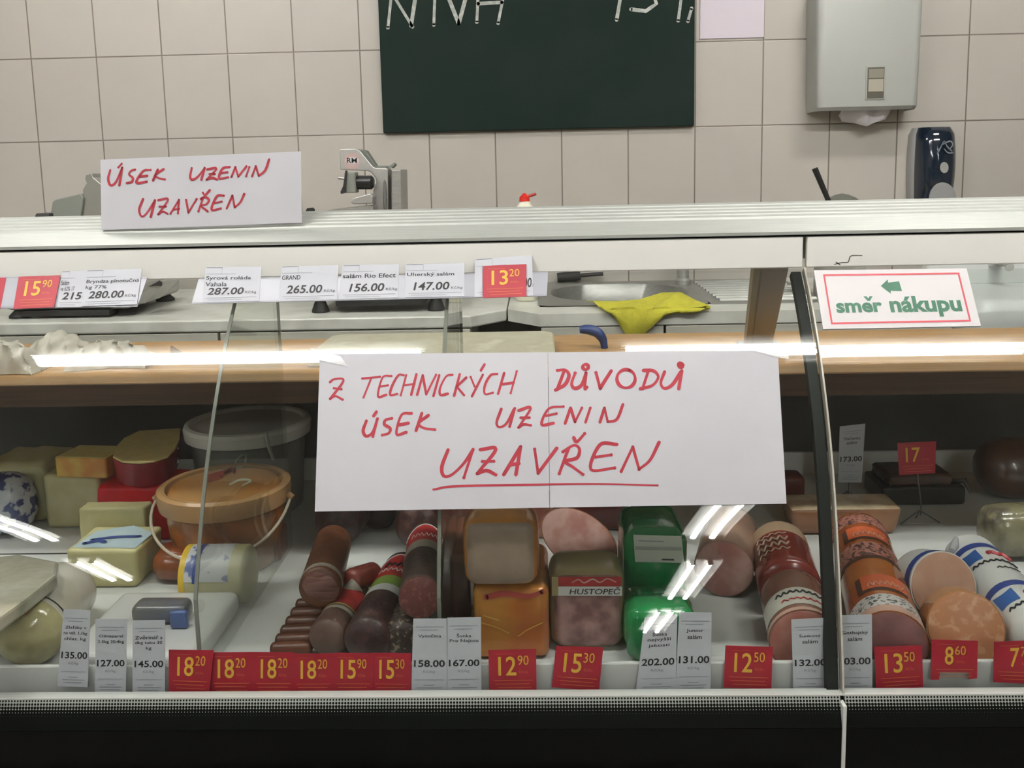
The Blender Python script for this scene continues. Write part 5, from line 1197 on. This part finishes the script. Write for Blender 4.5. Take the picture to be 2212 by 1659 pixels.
blockpx('meat_pack', 1228, 1346, 1086, 1160, D, 0.06, mat('dark_red_pack', (0.17, 0.015, 0.015, 1), 0.3, c2=(0.12, 0.012, 0.012, 1), scale=25, coat=0.3), 'dark red pack behind the oval ham', 'meat pack', GH, r=0.01, Yf=1.55)
o, i2 = blockpx('meat_pack', 1353, 1508, 1318, 1442, D, 0.085, m_greenf, 'green wrapped pack in front, behind the tilted white price card', 'meat pack', GH, r=0.022, wob=0.015)
o, i1 = blockpx('meat_pack', 1347, 1490, 1146, 1316, D, 0.12, m_greenf, 'tall green wrapped pack with a white label', 'meat pack', GH, r=0.028, Yf=i2['Y']+0.092, wob=0.012)
yf = i1['Y']-0.0015; fg = lambda o_: (lambda u, v: onplane(*bil([(1368, 1155), (1472, 1158), (1478, 1216), (1372, 1214)], u, v), (0, yf-o_, 0), np.array([0, 1., 0])))
mb = MB().sheet(lambda u, v, s: fg(0.0004*(1-s))(u, v), 1, 1, mat('green_pack_label', (0.52, 0.55, 0.48, 1), 0.35)); mb.rect(fg(0.0008), (0.02, 0.42, 0.98, 0.55), mat('label_band', (0.34, 0.36, 0.32, 1), 0.4))
mb.rect(fg(0.0008), (0.10, 0.20, 0.62, 0.24), m_lgrey); mb.rect(fg(0.0008), (0.55, 0.86, 0.80, 0.92), m_ink)
build('label', mb, o, smooth=0)['label'] = 'white printed label'
p0 = atZ(1563, 1228, D+0.0435)
o, band, cyl = roll('ham_roll', p0, p0+np.array([0.045, 0.16, 0]), 0.043, mat('ham_casing', (0.34, 0.22, 0.16, 1), 0.25, c2=(0.30, 0.18, 0.13, 1), scale=15, coat=0.4), 'round pink ham roll with its cut face to the front', 'ham', GH, e1=0.025, cut=m_ham)
p0 = atZ(1738, 1388, D+0.0435); pe = atZ(1672, 1146, D+0.0435); dv = (pe-p0)/np.linalg.norm(pe-p0)
o, band, cyl = roll('sausage_roll', p0, p0+dv*0.135, 0.043, mat('clear_brown_casing', (0.24, 0.12, 0.085, 1), 0.2, c2=(0.20, 0.09, 0.065, 1), scale=12, coat=0.5, bump=0.3), 'thick sausage with a white lettered band, behind the white 132.00 card', 'sausage', GH, e1=0.02, cut=mat('cut_rose', (0.36, 0.13, 0.10, 1), 0.35, c2=(0.42, 0.19, 0.15, 1), scale=40))
band('fat_rim', 0.0, 0.06, mat('rim_pink', (0.46, 0.28, 0.22, 1), 0.35)); build('white_band', lozenge(cyl, 0.12, 0.46, -1.5, 1.5, mat('band_offwhite', (0.50, 0.48, 0.42, 1), 0.35), k=1.015), o, smooth=60)
build('band_print', squiggle(cyl, 0.36, -0.75, 0.9, 0.03, m_ink, 0.0022, 18, seed=11), o); build('band_red_print', squiggle(cyl, 0.22, -0.6, 0.9, 0.02, m_redp, 0.0016, 16, seed=12), o)
o, band, cyl = roll('sausage_roll', p0+dv*0.142, p0+dv*0.142+dv*0.15, 0.0435, mat('red_casing', (0.20, 0.028, 0.02, 1), 0.22, c2=(0.15, 0.02, 0.016, 1), scale=14, coat=0.5), 'dark red sausage with pale script, behind the white-banded one', 'sausage', GH, e0=0.012, e1=0.02)
band('beige_end', 0.74, 0.985, mat('beige_casing', (0.32, 0.22, 0.14, 1), 0.25, coat=0.3), k=1.006)
for k, (t, am, wd) in enumerate(((0.30, 0.03, 0.0018), (0.42, 0.05, 0.003), (0.55, 0.05, 0.003), (0.66, 0.03, 0.0018))):
    build('script_print', squiggle(cyl, t, -1.0, 0.1, am, mat('script_pale', (0.42, 0.32, 0.24, 1), 0.4), wd, 9, seed=20+k), o)

# ---- right of the seam
p0 = atZ(1924, 1392, D+0.044); p1 = atZ(1850, 1150, D+0.044)
o, band, cyl = roll('sausage_roll', p0, p1, 0.0435, mat('orange_casing', (0.36, 0.12, 0.03, 1), 0.22, c2=(0.28, 0.07, 0.02, 1), scale=12, coat=0.5), 'long orange printed sausage right of the seam', 'sausage', GH, e1=0.03, cut=mat('cut_mauve', (0.20, 0.085, 0.085, 1), 0.35, c2=(0.25, 0.11, 0.105, 1), scale=40))
band('fat_rim', 0.0, 0.045, mat('rim_pink', (0.46, 0.28, 0.22, 1), 0.35)); band('print_band', 0.045, 0.13, PRINT(0)); band('print_band', 0.47, 0.60, mat('small_print_red', (0.40, 0.16, 0.12, 1), 0.4, c2=(0.06, 0.03, 0.03, 1), scale=170, lo=0.5, hi=0.55)); band('print_band', 0.80, 0.90, mat('small_print_red', (0, 0, 0, 1)))
m_od = mat('print_brown', (0.06, 0.025, 0.015, 1), 0.4); m_or = mat('print_orange_red', (0.46, 0.09, 0.03, 1), 0.35)
for t0 in (0.15, 0.62):
    build('label_dark_rect', lozenge(cyl, t0+0.01, t0+0.135, -0.80, 0.7, m_od, k=1.012), o, smooth=60); build('label_patch', lozenge(cyl, t0+0.03, t0+0.14, -0.62, 0.75, m_or, k=1.02), o, smooth=60)  # brown printed rectangle under each orange patch
    build('label_lettering', squiggle(cyl, t0+0.065, -0.45, 0.6, 0.02, mat('lettering_pink', (0.52, 0.26, 0.18, 1), 0.4), 0.0022, 13, seed=int(t0*100)), o)
band('dark_ring', 0.44, 0.465, m_od)
nrm = np.array([0.14, -0.93, 0.32]); nrm /= np.linalg.norm(nrm)
p0 = atZ(2038, 1268, D+0.060)
m_beige = mat('cut_beige', (0.40, 0.22, 0.15, 1), 0.4, c2=(0.44, 0.26, 0.18, 1), scale=50)
o, band, cyl = roll('sausage_roll', p0, p0-nrm*0.075, 0.047, m_white, 'short beige sausage in a white casing with a blue stripe, cut face up', 'sausage', GH, e1=0.03, cut=m_beige)
build('blue_stripe', lozenge(cyl, 0.04, 0.20, -1.6, 1.2, m_bluep, k=1.012), o, smooth=60)
build('loose_casing', MB().tube([cyl(0.5, 0.1, 1.0)+np.array([0, 0, 0.004]), cyl(0.65, 0.3, 1.1)+np.array([0.004, 0, 0.010]), cyl(0.7, 0.45, 1.2)+np.array([0.008, 0, 0.018])], [0.004, 0.006, 0.003], mat('casing_film', (0.50, 0.50, 0.52, 1), 0.2, film=0.25), 10), o)
p0 = atZ(2086, 1358, D+0.052)
o, band, cyl = roll('sausage_roll', p0, p0+np.array([0.012, 0.062, -0.020]), 0.0455, mat('amber_casing', (0.40, 0.18, 0.06, 1), 0.2, c2=(0.34, 0.14, 0.05, 1), scale=14, coat=0.5), 'round speckled orange meat slice end above the notched red card', 'sausage', GH, e1=0.02, cut=mat('cut_orange', (0.40, 0.17, 0.08, 1), 0.4, c2=(0.50, 0.28, 0.16, 1), scale=90, lo=0.5, hi=0.62))
p0 = atZ(2262, 1392, D+0.040); p1 = atZ(2082, 1192, D+0.040)
o, band, cyl = roll('sausage_roll', p0, p1, 0.0385, m_white, 'long white sausage with blue stripes at the right edge', 'sausage', GH, e0=0.02, e1=0.03)
for t0 in (0.30, 0.74):
    band('blue_ring', t0, t0+0.05, m_bluep); build('blue_wedge', lozenge(cyl, t0-0.13, t0-0.02, -1.1, -0.35, mat('print_blue_bright', (0.03, 0.10, 0.32, 1), 0.4), k=1.014, peak=-0.02), o, smooth=60)
    build('red_print', squiggle(cyl, t0-0.08, -0.1, 0.8, 0.015, mat('print_crimson', (0.40, 0.04, 0.05, 1), 0.4), 0.006, 5, seed=31), o); build('black_print', squiggle(cyl, t0-0.17, -0.9, 0.8, 0.010, m_ink, 0.0022, 17, seed=33), o)
    build('small_print', squiggle(cyl, t0-0.25, -0.2, 0.6, 0.008, m_ink, 0.0014, 9, seed=34), o)
# further back
o, ib = blockpx('meat_loaf', 1712, 1944, 1097, 1160, D, 0.075, mat('loaf_crust', (0.24, 0.10, 0.045, 1), 0.3, c2=(0.27, 0.12, 0.05, 1), scale=18, coat=0.5), 'pale-topped meat loaf in film behind the sausages', 'meat loaf', None, r=0.012, Yf=1.52, taper=0.06, mfun=lambda a: mat('loaf_top', (0.80, 0.66, 0.45, 1), 0.25, c2=(0.62, 0.44, 0.28, 1), scale=22, coat=0.6) if a == (2, 1) else mat('loaf_crust', (0, 0, 0, 1)))
o, it = blockpx('black_tray', 1905, 2086, 1052, 1092, D, 0.10, m_black2, 'black plastic tray of dark meat behind the wire stand', 'tray', None, r=0.006)
build('dark_meat', MB().rbox((it['c'][0]-0.005, it['c'][1], it['top']-0.003), (it['x1']-it['x0']-0.03, 0.085, 0.024), 0.010, mat('dark_meat', (0.045, 0.022, 0.015, 1), 0.35, c2=(0.075, 0.03, 0.02, 1), scale=40, bump=0.5), wob=0.02), o, smooth=60)
build('film_corner', MB().tube([(it['x1']-0.02, it['Y']+0.02, it['top']+0.004), (it['x1'], it['Y']+0.01, it['top']+0.008), (it['x1']+0.008, it['Y']-0.002, it['top']-0.012)], [0.002, 0.006, 0.003], m_black2, 8), o)
blockpx('smoked_ham', 2138, 2330, 968, 1096, D, 0.12, mat('smoked_ham', (0.075, 0.035, 0.025, 1), 0.3, c2=(0.11, 0.05, 0.035, 1), scale=16, coat=0.5, bump=0.4), 'dark smoked ham in film at the right edge', 'ham', None, r=0.06)
blockpx('meat_pack', 2142, 2300, 1112, 1240, D, 0.08, mat('wrapped_greens', (0.24, 0.22, 0.13, 1), 0.2, c2=(0.10, 0.09, 0.07, 1), scale=18, coat=0.6, bump=0.8, bscale=40, c3=(0.42, 0.36, 0.20, 1)), 'crinkled film pack with yellowish contents below the smoked ham', 'meat pack', GH, r=0.03, Yf=1.40)
blockpx('meat_pack', 1690, 1741, 1030, 1085, D, 0.05, mat('tiny_red_pack', (0.16, 0.035, 0.03, 1), 0.3), 'small red-brown pack at the back, left of the seam', 'meat pack', GH, r=0.012)
